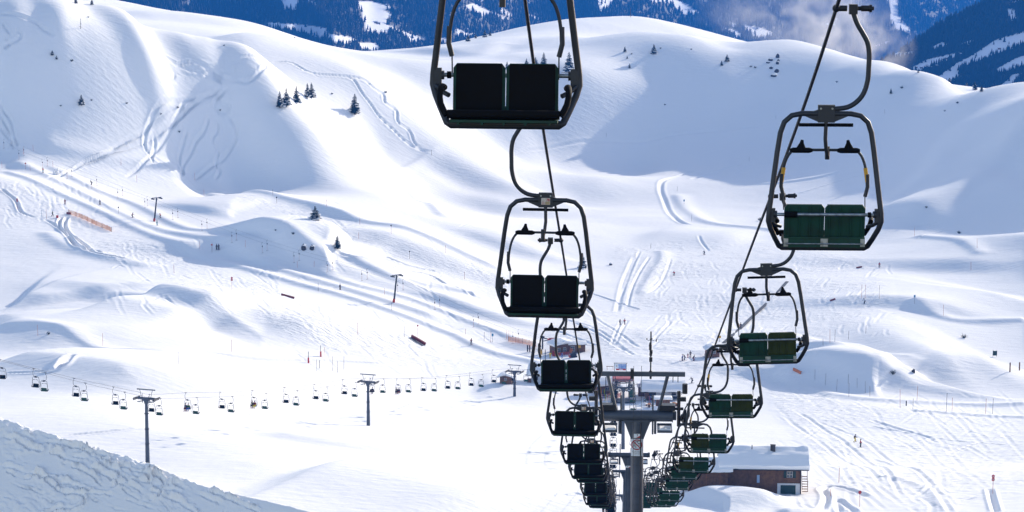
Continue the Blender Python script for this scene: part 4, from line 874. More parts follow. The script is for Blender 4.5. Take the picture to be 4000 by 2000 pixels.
rope('tow_rope', [tuple(p) for p in w1] + [tuple(drum + Vector((-1.5, 0, 0)))], .013, 'thin left tow rope of the drag lift above the snowy lane', 'cable', 5)
rope('tow_rope', [tuple(p) for p in w2] + [tuple(drum + Vector((1.5, 0, 0)))], .013, 'thin right tow rope of the drag lift above the snowy lane', 'cable', 5)
# ================================================================ PEOPLE
def skin_mesh(name, verts, edges, radii, root=0, sub=1):
    me = bpy.data.meshes.new(name); me.from_pydata(verts, edges, []); o = bpy.data.objects.new(name, me); C.objects.link(o)
    md = o.modifiers.new('s', 'SKIN'); md.use_smooth_shade = True; md.branch_smoothing = .5
    for i, v in enumerate(me.skin_vertices[0].data): v.radius = radii[i] if isinstance(radii[i], tuple) else (radii[i], radii[i]); v.use_root = (i == root)
    if sub: s2 = o.modifiers.new('u', 'SUBSURF'); s2.levels = sub; s2.render_levels = sub
    dg = bpy.context.evaluated_depsgraph_get(); m2 = bpy.data.meshes.new_from_object(o.evaluated_get(dg)); m2.name = name; bpy.data.objects.remove(o); return m2
POSES = {  # joints: pelvis, chest, neck, head, (shoulder, elbow, hand) L/R, (hip, knee, ankle, toe) L/R
 'stand': dict(P=(0, 0, .95), C_=(0, .02, 1.25), N=(0, .03, 1.47), Hd=(0, .06, 1.64), S=((-.19, .02, 1.41), (.19, .02, 1.41)), E=((-.29, .04, 1.15), (.29, .04, 1.15)), W=((-.28, .22, .98), (.28, .22, .98)), H=((-.1, 0, .92), (.1, 0, .92)), K=((-.13, .07, .50), (.13, .07, .50)), A=((-.13, 0, .11), (.13, 0, .11)), T=((-.14, .17, .06), (.14, .17, .06))),
 'ski': dict(P=(0, -.14, .82), C_=(0, .03, 1.10), N=(0, .16, 1.30), Hd=(0, .25, 1.45), S=((-.19, .12, 1.25), (.19, .12, 1.25)), E=((-.36, .22, 1.04), (.34, .2, 1.02)), W=((-.36, .44, 1.0), (.40, .42, 1.02)), H=((-.11, -.12, .80), (.11, -.12, .80)), K=((-.17, .2, .50), (.15, .2, .47)), A=((-.17, 0, .12), (.17, 0, .12)), T=((-.18, .17, .07), (.18, .17, .07))),
 'walk': dict(P=(0, 0, .93), C_=(0, .06, 1.22), N=(0, .10, 1.43), Hd=(0, .14, 1.60), S=((-.19, .07, 1.38), (.19, .08, 1.38)), E=((-.27, -.1, 1.13), (.27, .2, 1.14)), W=((-.26, .05, .92), (.22, .42, 1.05)), H=((-.1, 0, .90), (.1, 0, .90)), K=((-.11, .26, .55), (.11, .0, .48)), A=((-.11, .30, .13), (.11, -.28, .16)), T=((-.11, .46, .08), (.11, -.12, .06))),
 'lean': dict(P=(.18, -.08, .78), C_=(.05, .04, 1.06), N=(-.06, .14, 1.26), Hd=(-.1, .21, 1.42), S=((-.22, .1, 1.2), (.12, .12, 1.24)), E=((-.42, .14, 1.05), (.34, .14, 1.12)), W=((-.55, .3, 1.0), (.5, .25, 1.2)), H=((.08, -.06, .76), (.28, -.06, .76)), K=((-.02, .16, .46), (.20, .16, .44)), A=((-.13, 0, .12), (.12, 0, .12)), T=((-.13, .17, .07), (.12, .17, .07))),
 'sit': dict(P=(0, 0, .0), C_=(0, -.02, .32), N=(0, .03, .53), Hd=(0, .08, .70), S=((-.19, 0, .47), (.19, 0, .47)), E=((-.27, .12, .22), (.27, .12, .22)), W=((-.14, .36, .18), (.14, .36, .18)), H=((-.1, .02, -.01), (.1, .02, -.01)), K=((-.14, .46, .02), (.15, .46, .02)), A=((-.14, .42, -.42), (.15, .40, -.42)), T=((-.14, .60, -.46), (.15, .58, -.46))),
}
def lerp(a, b, t): return tuple(a[i] + (b[i] - a[i]) * t for i in range(3))
def person_meshes(pose):
    q = POSES[pose]; V = [q['P'], q['C_'], q['N'], q['Hd'], lerp(q['N'], q['Hd'], 1.65)]; Ed = [(0, 1), (1, 2), (2, 3), (3, 4)]; Rd = [(.15, .11), (.17, .12), .06, (.085, .10), .05]
    for s in (0, 1):
        n = len(V); V += [q['S'][s], q['E'][s], q['W'][s]]; Rd += [.065, .048, .036]; Ed += [(1, n), (n, n + 1), (n + 1, n + 2)]
        # gloved hand: palm, four fingers and a thumb
        w = Vector(q['W'][s]); d = (w - Vector(q['E'][s])).normalized(); sd = d.cross(Vector((0, 0, 1))).normalized(); k = len(V)
        V.append(tuple(w + d * .075)); Rd.append((.045, .025)); Ed.append((n + 2, k))
        for f, (o_, l) in enumerate(((-.03, .055), (-.01, .07), (.012, .065), (.032, .05))): V.append(tuple(w + d * (.09 + l) + sd * o_ + Vector((0, 0, -.02)))); Rd.append(.010); Ed.append((k, len(V) - 1))
        V.append(tuple(w + d * .07 + sd * (-.06 if s else .06) + Vector((0, 0, .01)))); Rd.append(.012); Ed.append((k, len(V) - 1))
    for s in (0, 1):
        n = len(V); V += [q['H'][s], q['K'][s], q['A'][s], q['T'][s]]; Rd += [.10, .068, .05, .05]; Ed += [(0, n), (n, n + 1), (n + 1, n + 2), (n + 2, n + 3)]
    body = skin_mesh('body', V, Ed, Rd)
    jv = [lerp(q['P'], q['C_'], -.12), q['C_'], lerp(q['C_'], q['N'], .75)]; je = [(0, 1), (1, 2)]; jr = [(.19, .15), (.205, .155), .10]
    for s in (0, 1): n = len(jv); jv += [q['S'][s], q['E'][s], lerp(q['E'][s], q['W'][s], .92)]; jr += [.095, .075, .058]; je += [(1, n), (n, n + 1), (n + 1, n + 2)]
    jacket = skin_mesh('jacket', jv, je, jr)
    tv = [lerp(q['P'], q['C_'], .05)]; te_ = []; tr = [(.165, .13)]
    for s in (0, 1): n = len(tv); tv += [q['H'][s], q['K'][s], lerp(q['K'][s], q['A'][s], .95)]; tr += [.115, .088, .085]; te_ += [(0, n), (n, n + 1), (n + 1, n + 2)]
    trousers = skin_mesh('trousers', tv, te_, tr)
    h = Vector(q['Hd']); m = MB(); m.ball(h + Vector((0, -.01, .045)), .128, 12, (.95, 1.1, .95)); helmet = m.mesh('helmet', BLK)
    g = MB().tube([(h.x + .10 * math.cos(a), h.y + .02 + .115 * math.sin(a), h.z + .01) for a in np.linspace(.25, 2.9, 9)], .028, 6).ball(h + Vector((0, .115, -.03)), .018, 6).mesh('goggles', BLK)
    return dict(body=body, jacket=jacket, trousers=trousers, helmet=helmet, goggles=g)
SKIN = mat('skin', (.45, .25, .17), .6)
PM = {}
CLO = {}
def cloth(c):
    if c not in CLO:
        cols = dict(black=(.012, .013, .018), red=(.45, .015, .03), darkred=(.16, .008, .012), orange=(.62, .10, .02), blue=(.03, .10, .38), navy=(.02, .03, .09), teal=(.01, .22, .30), yellow=(.68, .50, .03), green=(.05, .13, .05), olive=(.06, .07, .03), grey=(.12, .12, .14), white=(.6, .6, .65), hivis=(.45, .68, .05), brown=(.10, .06, .04), pink=(.5, .05, .12))
        CLO[c] = mat(c + '_cloth', cols[c], .85, bump=(30, .3, .01))
    return CLO[c]
def person(px, py, jac, tro, label, pose='stand', rz=0.0, scale=1.0, gear='ski', hel='black', at_=None, poles=True, group=None):
    if pose not in PM: PM[pose] = person_meshes(pose)
    M_ = PM[pose]; b = at_ if at_ is not None else hit(px, py)
    def ob(n, mt, par):
        o = bpy.data.objects.new(n if n != 'body' else 'person', M_[n]); C.objects.link(o); o.parent = par
        if not M_[n].materials: M_[n].materials.append(mt)
        o.material_slots[0].link = 'OBJECT'; o.material_slots[0].material = mt; return o
    r = ob('body', SKIN, None); r.location = b; r.rotation_euler = (0, 0, rz); r.scale = (scale,) * 3; tag(r, label, 'person', group)
    ob('jacket', cloth(jac), r); ob('trousers', cloth(tro), r); ob('helmet', cloth(hel), r); ob('goggles', BLK, r)
    q = POSES[pose]
    for s in (0, 1):
        a, t_ = Vector(q['A'][s]), Vector(q['T'][s])
        MB().tube([a + Vector((0, -.04, .10)), a + Vector((0, -.02, -.03)), t_ + Vector((0, .02, -.02))], [.075, .075, .06], 8).build('boot', cloth('grey'), r)
        if gear == 'ski' : MB().tube([(a.x, a.y - .65, a.z - .09), (a.x, a.y + .8, a.z - .09), (a.x, a.y + .95, a.z - .03)], [.045, .045, .03], 4, flat=.25).build('ski', cloth('red' if s else 'grey'), r)
        if gear == 'ski' and poles:
            w = Vector(q['W'][s]); MB().tube([w + Vector((0, .06, .1)), w + Vector((.1 * (1 if s else -1), -.35, -w.z + .02 if pose != 'sit' else -.9))], .012, 4).build('ski_pole', DARKMET, r)
    if gear == 'board':
        m = MB(); z = min(q['A'][0][2], q['A'][1][2]) - .09; m.tube([(-.72, 0, z + .05), (-.58, .0, z), (.58, 0, z), (.72, 0, z + .05)], [.11, .14, .14, .11], 8, flat=.12).build('snowboard', cloth('navy'), r)
    return r
PE = [
 (168, 675, 'orange', 'teal', 'skier in orange jacket and teal trousers beside the snow-caked bush at left', 'stand', .3), (254, 798, 'darkred', 'darkred', 'skier in dark red suit standing above the orange net fence', 'stand', .5),
 (391, 800, 'navy', 'black', 'skier in navy clothes standing on the drag lift lane left of the red skier', 'stand', .9), (517, 850, 'darkred', 'black', 'skier in dark red jacket and black trousers left of the upper drag lift tower', 'ski', -.9),
 (627, 851, 'orange', 'black', 'skier in orange-red jacket leaning forward right of the upper drag lift tower', 'lean', 2.2), (614, 881, 'teal', 'teal', 'skier in dark teal clothes just below the upper drag lift tower', 'stand', 1.2),
 (847, 976, 'black', 'black', 'left one of two black-clad people riding the drag lift side by side', 'stand', .9), (855, 976, 'black', 'black', 'right one of two black-clad people riding the drag lift side by side', 'stand', .9),
 (1329, 1132, 'black', 'black', 'lone black-clad skier on the drag lift lane left of the lower tower', 'stand', 1.0), (1841, 1346, 'darkred', 'black', 'lone skier in dark red jacket at the foot of the long piste, left of centre', 'stand', .3),
 (2633, 1077, 'red', 'black', 'skier in red jacket coming down the bright central piste', 'ski', 2.8), (2751, 996, 'black', 'black', 'small black-clad skier highest on the bright central piste', 'ski', 2.6),
 (2422, 1270, 'black', 'black', 'black-clad skier walking up beside a red-jacketed one, centre', 'walk', -.2), (2440, 1268, 'red', 'black', 'skier in red jacket walking beside a black-clad one, centre', 'walk', -.2),
 (2666, 1410, 'blue', 'navy', 'tall skier in blue jacket in the group left of the small brown hut', 'stand', 1.2), (2674, 1407, 'black', 'navy', 'black-jacketed skier just right of the blue one by the small hut', 'lean', 1.0),
 (2697, 1396, 'black', 'brown', 'skier in black jacket and brown trousers at the back of the group by the hut', 'stand', .2), (2709, 1410, 'black', 'darkred', 'skier in black jacket and dark red trousers, rightmost of the group by the hut', 'ski', -1.2),
 (3435, 1045, 'red', 'black', 'skier in red jacket standing on the right-hand slope right of the big chair', 'stand', 3.0), (3361, 1747, 'red', 'black', 'skier in red jacket behind a yellow-trousered one, lower right piste', 'stand', -1.4),
 (2885, 1287, 'orange', 'black', 'person in orange jacket riding the conveyor up the slope, right of centre', 'stand', -.6), (2893, 1284, 'black', 'black', 'person in black jacket riding the conveyor behind the orange one', 'stand', -.6),
 (2149, 1400, 'yellow', 'yellow', 'person in yellow suit standing in front of the drag lift station', 'stand', 0), (2196, 1400, 'blue', 'blue', 'person in blue suit standing between the drag lift station and its hut', 'stand', 1.2),
 (2112, 1366, 'black', 'black', 'person in black by the left end of the drag lift station', 'stand', 1.5), (2338, 1435, 'hivis', 'black', 'person in bright yellow-green jacket behind the fourth left chair', 'stand', 2.0),
 (2314, 1444, 'black', 'black', 'left one of two black-clad people behind the terrace bench', 'stand', .2), (2326, 1444, 'darkred', 'black', 'right one of two dark people behind the terrace bench, red scarf', 'stand', .2),
 (2648, 1527, 'hivis', 'white', 'person in yellow-green jacket at the right end of the white lodge', 'stand', 2.0)]
for i, (x, y, a, b_, l, po, rz) in enumerate(PE): person(x, y, a, b_, l, po, rz, gear='ski' if i not in (22, 23, 24, 25, 26, 27, 28) else 'none')
person(2687, 1398, 'darkred', 'pink', 'child in dark red and pink clothes in the group by the small hut', 'stand', .5, .7)
person(205, 845, 'green', 'black', 'person in dark green jacket walking beside the small red box at left', 'walk', -1.3, gear='none')
person(357, 723, 'olive', 'black', 'snowboarder in olive jacket being towed above the lane at left', 'lean', .8, gear='board')
person(2702, 1497, 'black', 'black', 'snowboarder in black gliding right of the white lodge', 'lean', .4, gear='board')
person(3377, 1186, 'white', 'black', 'snowboarder in white jacket below three marker poles at right', 'lean', .7, gear='board')
person(3339, 1728, 'black', 'yellow', 'person in black jacket and bright yellow trousers on the lower right piste', 'walk', -1.2, gear='none')
def rider(px, py, off, side, rz, jac, tro, label, gear='ski'):
    p = p3(px, py, off); M_ = Matrix.Translation(p) @ Matrix.Rotation(rz, 4, 'Z'); q = M_ @ Vector((CX + side * .25, .17, -2.70))
    person(0, 0, jac, tro, label, 'sit', rz, at_=q, gear=gear, poles=False)
rr = math.pi + TH
rider(730, 1534, 0, -1, rr, 'green', 'blue', 'rider in dark green jacket and blue trousers on the far chairlift'); rider(730, 1534, 0, 1, rr, 'navy', 'darkred', 'rider in navy jacket and dark red trousers on the far chairlift')
rider(990, 1526, 0, -1, rr, 'darkred', 'yellow', 'rider in dark red jacket with yellow trousers on the far chairlift'); rider(990, 1526, 0, 1, rr, 'olive', 'black', 'rider in olive jacket beside the yellow-trousered rider')
rider(1450, 1477, 0, -1, rr, 'black', 'black', 'lone rider in black on the chair just right of the middle far tower')
rider(1554, 1480, 0, 1, rr, 'black', 'black', 'rider in black beside the red-trousered one, right of the middle far tower'); rider(1554, 1480, 0, -1, rr, 'navy', 'darkred', 'small rider in navy jacket and red trousers, right of the middle far tower', 'none')

def near_rider(k, side, jac, tro, label):
    o = near_up[k]; q = Matrix.Translation(o.location) @ Matrix.Rotation(o.rotation_euler.z, 4, 'Z') @ Vector((CX + side * .25, .17, -2.70)); person(0, 0, jac, tro, label, 'sit', o.rotation_euler.z, at_=q, poles=False)
near_rider(16, 1, 'green', 'black', 'rider in green jacket low on the left rope of the near chairlift'); near_rider(17, 1, 'red', 'black', 'rider in red jacket low on the left rope of the near chairlift')
# ================================================================ TREES, SHRUBS, ROCKS
NEEDLE = mat('spruce_needles', (.022, .034, .020), .9, two=((.05, .05, .03), 3, .45, .7)); BARK = mat('bark', (.05, .035, .028), .9, bump=(12, .5, .02))
SNOWT = snow_mat('tree_snow', .3, scale=4)
def spruce(seed, h=1.0, snow=.3, nl=13, lean=0):
    r = random.Random(seed); t = empty('spruce'); MB().tube([(0, 0, -.06), (0, 0, .4), (lean, 0, 1.0)], [.026, .018, .003], 7).build('trunk', BARK, t)
    cr = MB()
    for l in range(nl):
        f = l / (nl - 1); z = .13 + .85 * f; R_ = (.235 * (1 - f) ** .85 + .012) * r.uniform(.8, 1.15); nb = int(12 - 6 * f)
        for k in range(nb):
            a = 2 * math.pi * (k + r.random() * .7) / nb; rl = R_ * r.uniform(.62, 1.2); dz = -rl * r.uniform(.25, .6); c, s = math.cos(a), math.sin(a); w = rl * r.uniform(.22, .34) + .008
            if r.random() < .08: continue
            p0 = Vector((lean * z, 0, z + .02)); p1 = Vector((c * rl * .6, s * rl * .6, z + dz * .35)); p2 = Vector((c * rl, s * rl, z + dz)); n = Vector((-s, c, 0))
            for q in range(3):   # sub-sprays of needles hanging from the branch
                d = n * w * (q - 1) * .9; j = Vector((r.uniform(-1, 1), r.uniform(-1, 1), r.uniform(-1, 1))) * .012
                cr.add([p0, p1 + d + n * w * .45 + j, p2 + d * .8 + j, p1 + d - n * w * .45 + j, p1 + d + Vector((0, 0, -.035)) + j], [(0, 1, 2), (0, 2, 3), (1, 4, 2), (4, 3, 2), (0, 3, 4), (0, 4, 1)])
            if r.random() < snow * (1.3 - f):
                m = p1 * .4 + p2 * .6 + Vector((0, 0, .018)); cr.mi = 1; cr.ball(m, rl * .33, 6, (1, 1, .35)); cr.mi = 0
    cr.build('crown', (NEEDLE, SNOWT), t)
    return t
SP = [spruce(i, snow=s) for i, s in ((1, .22), (2, .45), (3, .12))]; spu = set()
def tree(i, px, py, hpx, label, group=None, rz=0, wid=1.0):
    b = hit(px, py); h = hpx * b.y / F; o = SP[i] if i not in spu else copy_tree(SP[i]); spu.add(i)
    o.location = b; o.scale = (h * wid * 1.25, h * wid * 1.25, h); o.rotation_euler = (0, 0, rz); tag(o, label, 'tree', group); return o
TL = [(0, 1093, 421, 66, 'leftmost spruce of the row of five on the upper left slope', .9), (1, 1119, 414, 72, 'tall bushy spruce, second in the row of five on the upper left slope', 1.1), (1, 1158, 403, 68, 'snow-laden spruce, middle one of the row of five', 1.0), (0, 1201, 384, 60, 'fourth spruce of the row of five, close beside the fifth', .9), (0, 1217, 384, 62, 'rightmost spruce of the row of five on the upper left slope', 1.1),
 (0, 1386, 446, 80, 'lone spruce with snow at its foot, upper slope left of the top chair', 1.15), (0, 318, 411, 42, 'lone spruce on the shaded slope at far left', 1.2), (2, 296, 14, 26, 'small dark spruce on the top left skyline, left one', 1.2), (2, 359, 19, 24, 'small dark spruce on the top left skyline, right one', 1.2),
 (1, 1231, 858, 54, 'broad bushy spruce on top of the round snow mound', 1.7), (0, 1318, 972, 54, 'slim spruce on the slope below the bushy one', 1.15), (1, 2276, 1048, 62, 'snow-covered spruce seen through the second left chair', 1.1),
 (2, 2057, 262, 34, 'small spruce behind the top chair, left one', 1.3), (1, 2092, 264, 42, 'bushy spruce behind the top chair, beside the rope', 1.4), (0, 2124, 262, 58, 'taller spruce behind the top chair, right of the rope', 1.0), (1, 2223, 280, 78, 'large snowy spruce behind the right side of the top chair', 1.15), (2, 1981, 268, 28, 'tiny spruce between the two backrests of the top chair', 1.2),
 (2, 2441, 203, 22, 'small spruce at the left of the big shaded slope', 1.2), (0, 2554, 210, 38, 'spruce standing high on the big shaded slope', 1.3), (2, 2459, 266, 18, 'small dark spruce lowest on the big shaded slope', 1.2), (2, 2840, 240, 28, 'squat spruce near the notch in the right ridge', 1.5), (2, 2819, 256, 20, 'small spruce just below the squat one by the ridge notch', 1.2),
 (2, 3480, 366, 22, 'small spruce on the right slope behind the hanger of the right chair', 1.0), (2, 3587, 284, 14, 'leftmost tiny spruce poking above the right ridge', 1.3), (2, 3708, 318, 18, 'second tiny spruce poking above the right ridge', 1.3), (2, 3776, 334, 18, 'third tiny spruce poking above the right ridge', 1.2), (0, 3808, 352, 36, 'tallest spruce above the right ridge dip', 1.1), (2, 3834, 358, 24, 'rightmost spruce above the right ridge dip', 1.3),
 (2, 1828, 162, 26, 'leftmost dark spruce on the ridge inside the top chair frame', 1.7), (2, 1858, 150, 18, 'second dark spruce on the ridge inside the top chair frame', 1.2), (0, 1894, 146, 30, 'tallest dark spruce on the ridge inside the top chair frame', 1.2), (2, 1914, 140, 18, 'rightmost dark spruce on the ridge inside the top chair frame', 1.4), (2, 2450, 229, 11, 'tiny spruce seedling between two small spruces on the shaded slope', 1.3), (2, 204, 216, 20, 'small dark spruce at the left end of the rim above the shaded slope', 1.5), (2, 221, 232, 15, 'tiny spruce second from the left below the rim of the shaded slope', 1.4)]
for i, (k, x, y, h, l, w) in enumerate(TL): tree(k, x, y, h, l, None, i * 1.3, w)
def bare_tree(px, py, hpx, label, seed):
    b = hit(px, py); h = hpx * b.y / F; r = random.Random(seed); t = empty('larch', b, 0, label, 'tree'); MB().tube([(0, 0, -.3), (0, 0, h * .5), (.05 * h, 0, h)], [.09, .06, .015], 6).build('trunk', BARK, t)
    m = MB()
    for k in range(26):
        z = h * (.15 + .8 * k / 26); a = r.random() * 6.3; l = (h * .3) * (1 - k / 30) * r.uniform(.4, 1); m.tube([(0, 0, z), (l * math.cos(a) * .6, l * math.sin(a) * .6, z - .05 * h), (l * math.cos(a), l * math.sin(a), z - .02 * h)], [.03, .02, .008], 4)
    m.build('branches', BARK, t); return t
bare_tree(315, 112, 44, 'bare leafless larch alone on the sunlit upper left snow', 1)
def shrub_proto(seed):
    r = random.Random(seed); m = MB()
    for k in range(34):
        a = r.random() * 6.3; l = r.uniform(.35, 1); e = r.uniform(.3, 1.3); p = Vector((math.cos(a) * math.cos(e) * l, math.sin(a) * math.cos(e) * l, math.sin(e) * l)); m.tube([(0, 0, -.1), p * .6, p], [.03, .02, .006], 4)
        for _ in range(3): q = p * r.uniform(.6, 1) + Vector((r.uniform(-.12, .12), r.uniform(-.12, .12), r.uniform(-.1, .1))); m.add([q, q + Vector((.12, .02, .05)), q + Vector((.02, .05, .14))], [(0, 1, 2)])
    return m.mesh('shrub', NEEDLE)
SH = [shrub_proto(i) for i in range(3)]
SHL = [(280, 240, .9, 'dark shrub at the right end of the rim above the left shaded slope'), (694, 422, .9, 'dark shrub where the ski tracks meet on the upper left slope'), (700, 517, .9, 'dark shrub below the crossing ski tracks, upper left'), (628, 447, .7, 'small twiggy shrub left of the crossing ski tracks'), (357, 393, .7, 'twiggy shrub just right of the lone far-left spruce'), (495, 405, .8, 'twiggy shrub between the lone spruce and the ski tracks'), (237, 415, .6, 'faint twiggy shrub left of the lone far-left spruce'), (860, 432, .7, 'small shrub in the loops of the ski tracks'), (345, 68, .7, 'small shrub right of the bare larch'), (1507, 363, 1.0, 'shrub beside the winding ski track, upper centre left'), (1297, 368, .8, 'shrub just right of the row of five spruces'), (2467, 212, .9, 'shrub on the big shaded slope left of its tallest spruce'), (2580, 190, .7, 'shrub right of the spruce high on the big shaded slope'), (2700, 194, .7, 'shrub below the skyline of the big shaded slope'), (2933, 262, 1.3, 'left shrub of the pair below the right ridge notch'), (2950, 266, 1.0, 'right shrub of the pair below the right ridge notch'), (3268, 322, .9, 'lone shrub behind the hanger arm of the right chair'), (3392, 280, 1.2, 'dark shrub just right of the big right hanger'), (3522, 345, 1.2, 'shrub with snow right of the small spruce, right slope'), (3740, 404, 1.0, 'lone shrub on the far right slope below the ridge dip'), (3690, 435, .9, 'tiny shrub lower left of another on the far right slope'), (2597, 411, .8, 'tiny shrub low on the big shaded slope'), (3746, 912, 1.1, 'dark shrub on the right slope beside the curved track'), (3766, 1320, 1.5, 'dark shrub in a snow hollow above the right mounds'), (3488, 1462, 1.2, 'twiggy shrub in front of the rounded mound at right'), (2970, 862, 1.6, 'twiggy bush right of the curved track, behind the right rope'), (3618, 812, .9, 'twiggy shrubs on the lit edge of the right slope'), (1076, 901, .6, 'tiny shrub on the shaded side of the round mound, left'), (1145, 915, .8, 'small shrub on the shaded side of the round mound, right'), (190, 1306, .8, 'shrub poking out of the snow by the hollow at lower left'), (875, 179, .7, 'shrub on the open snow, upper left plateau'), (1151, 148, .7, 'tiny shrub on the left ridge near the skyline')]
for i, (x, y, s, l) in enumerate(SHL):
    b = hit(x, y); o = bpy.data.objects.new('shrub', SH[i % 3]); C.objects.link(o); o.location = b; o.scale = (s, s, s); o.rotation_euler = (0, 0, i); tag(o, l, 'shrub')
ROCK = mat('rock', (.05, .045, .042), .9, bump=(4, .8, .1), var=(2, .4))
def rock(px, py, w, h, label, seed, cap=True):
    r = random.Random(seed); b = hit(px, py); m = MB(); m.ball((0, 0, h * .3), 1, 10, (w, w * .7, h * .8)); m.v = [tuple(c * r.uniform(.8, 1.15) for c in v) for v in m.v]; m.sm = [False] * len(m.sm)
    o = m.build('rock', ROCK, label=label, cat='rock'); o.location = b
    if cap: MB().ball((w * .1, w * .2, h * .85), w * .9, 10, (1, .9, .45)).build('snow', SNOWT, o)
rock(1186, 975, .75, 1.5, 'left dark rock with a snow cap below the round mound', 1); rock(1219, 975, .7, 1.3, 'right dark rock with a snow cap below the round mound', 2)
rock(2385, 1036, .6, .7, 'small snow-capped rock right of the snowy spruce', 3); rock(3568, 1455, .5, .8, 'small dark rock at the edge of the rounded right mound', 4, False)
rock(245, 0, .1, .1, 'x', 5, False) if False else None
for k, (x, y, w, h) in enumerate([(3010, 236, 1.2, 1.0), (3038, 225, 1.0, 1.6), (3037, 250, .8, 1.4), (3012, 268, 1.0, .8), (3022, 298, 1.6, 1.0), (3034, 282, 1.1, 1.3), (3000, 246, 1.0, .7), (3040, 240, .6, 1.0)]):
    rock(x, y, w, h, '%s dark rock, counted downwards, of the outcrop left of the right rope' % ORD[k], 10 + k, k % 2 == 0)
def caked(px, py, h, label):   # bush wholly caked in snow
    b = hit(px, py); r = random.Random(3); m = MB()
    for k in range(16): z = h * k / 15; m.ball((r.uniform(-.3, .3), r.uniform(-.3, .3), z), (.62 - .4 * k / 15) * r.uniform(.7, 1.1), 7)
    o = m.build('snowy_bush', SNOWT, label=label, cat='bush'); o.location = b
caked(214, 682, 1.9, 'left of two bushes completely caked in snow at far left'); caked(225, 683, 2.2, 'right of two bushes completely caked in snow at far left')
# ================================================================ POLES, SIGNS, FENCES, BUILDINGS
WOOD = mat('brown_timber', (.20, .095, .042), .8, bump=(6, .4, .02), two=((.11, .05, .03), 2.5, .4, .7)); WOOD_D = mat('dark_timber', (.14, .068, .034), .8, bump=(6, .4, .02), var=(2, .3)); WOOD_O = mat('orange_timber', (.32, .12, .04), .8, var=(3, .25))
WALL = mat('white_plaster', (.62, .62, .62), .85, bump=(5, .2, .01), var=(.6, .06)); GLASS = mat('window_glass', (.03, .045, .06), .12, spec=.8); FRAME_W = mat('window_frame', (.55, .53, .5), .6); SHUT = mat('green_shutter', (.015, .045, .035), .7)
ROOFM = mat('roof_edge', (.03, .03, .034), .7); SNOWR = snow_mat('roof_snow', .35, scale=1.6)
def pole(px, py, h, m, label, group, r=.035, ball=None, ballm=None, tilt=0.0):
    b = hit(px, py); o = empty('marker_pole', b, 0, label, 'marker pole', group); o.rotation_euler = (0, tilt, .3)
    MB().tube([(0, 0, -.3), (0, 0, h)], r, 6).build('pole', m, o)
    if ball == 'ball': MB().ball((0, 0, h), .24, 10).build('ball', ballm, o)
    if ball == 'disc': MB().cyl((0, -.03, h), (0, .03, h), .28, 16).cyl((0, -.035, h), (0, -.032, h), .05, 6).build('disc', ballm, o)
    if ball == 'discs':
        for z in (h, h - .52):
            d = MB().cyl((0, -.03, z), (0, .03, z), .29, 16).build('disc', ballm, o); MB().box((0, -.035, z), (.34, .01, .09)).build('stripe', WHITE, d)
    if ball == 'sign': MB().box((0, -.04, h - .35), (.55, .04, .75)).build('board', ballm, o)
    return o
POST_B = mat('blue_pole', (.08, .25, .4), .6); POST_N = mat('brown_post', (.10, .05, .04), .8)
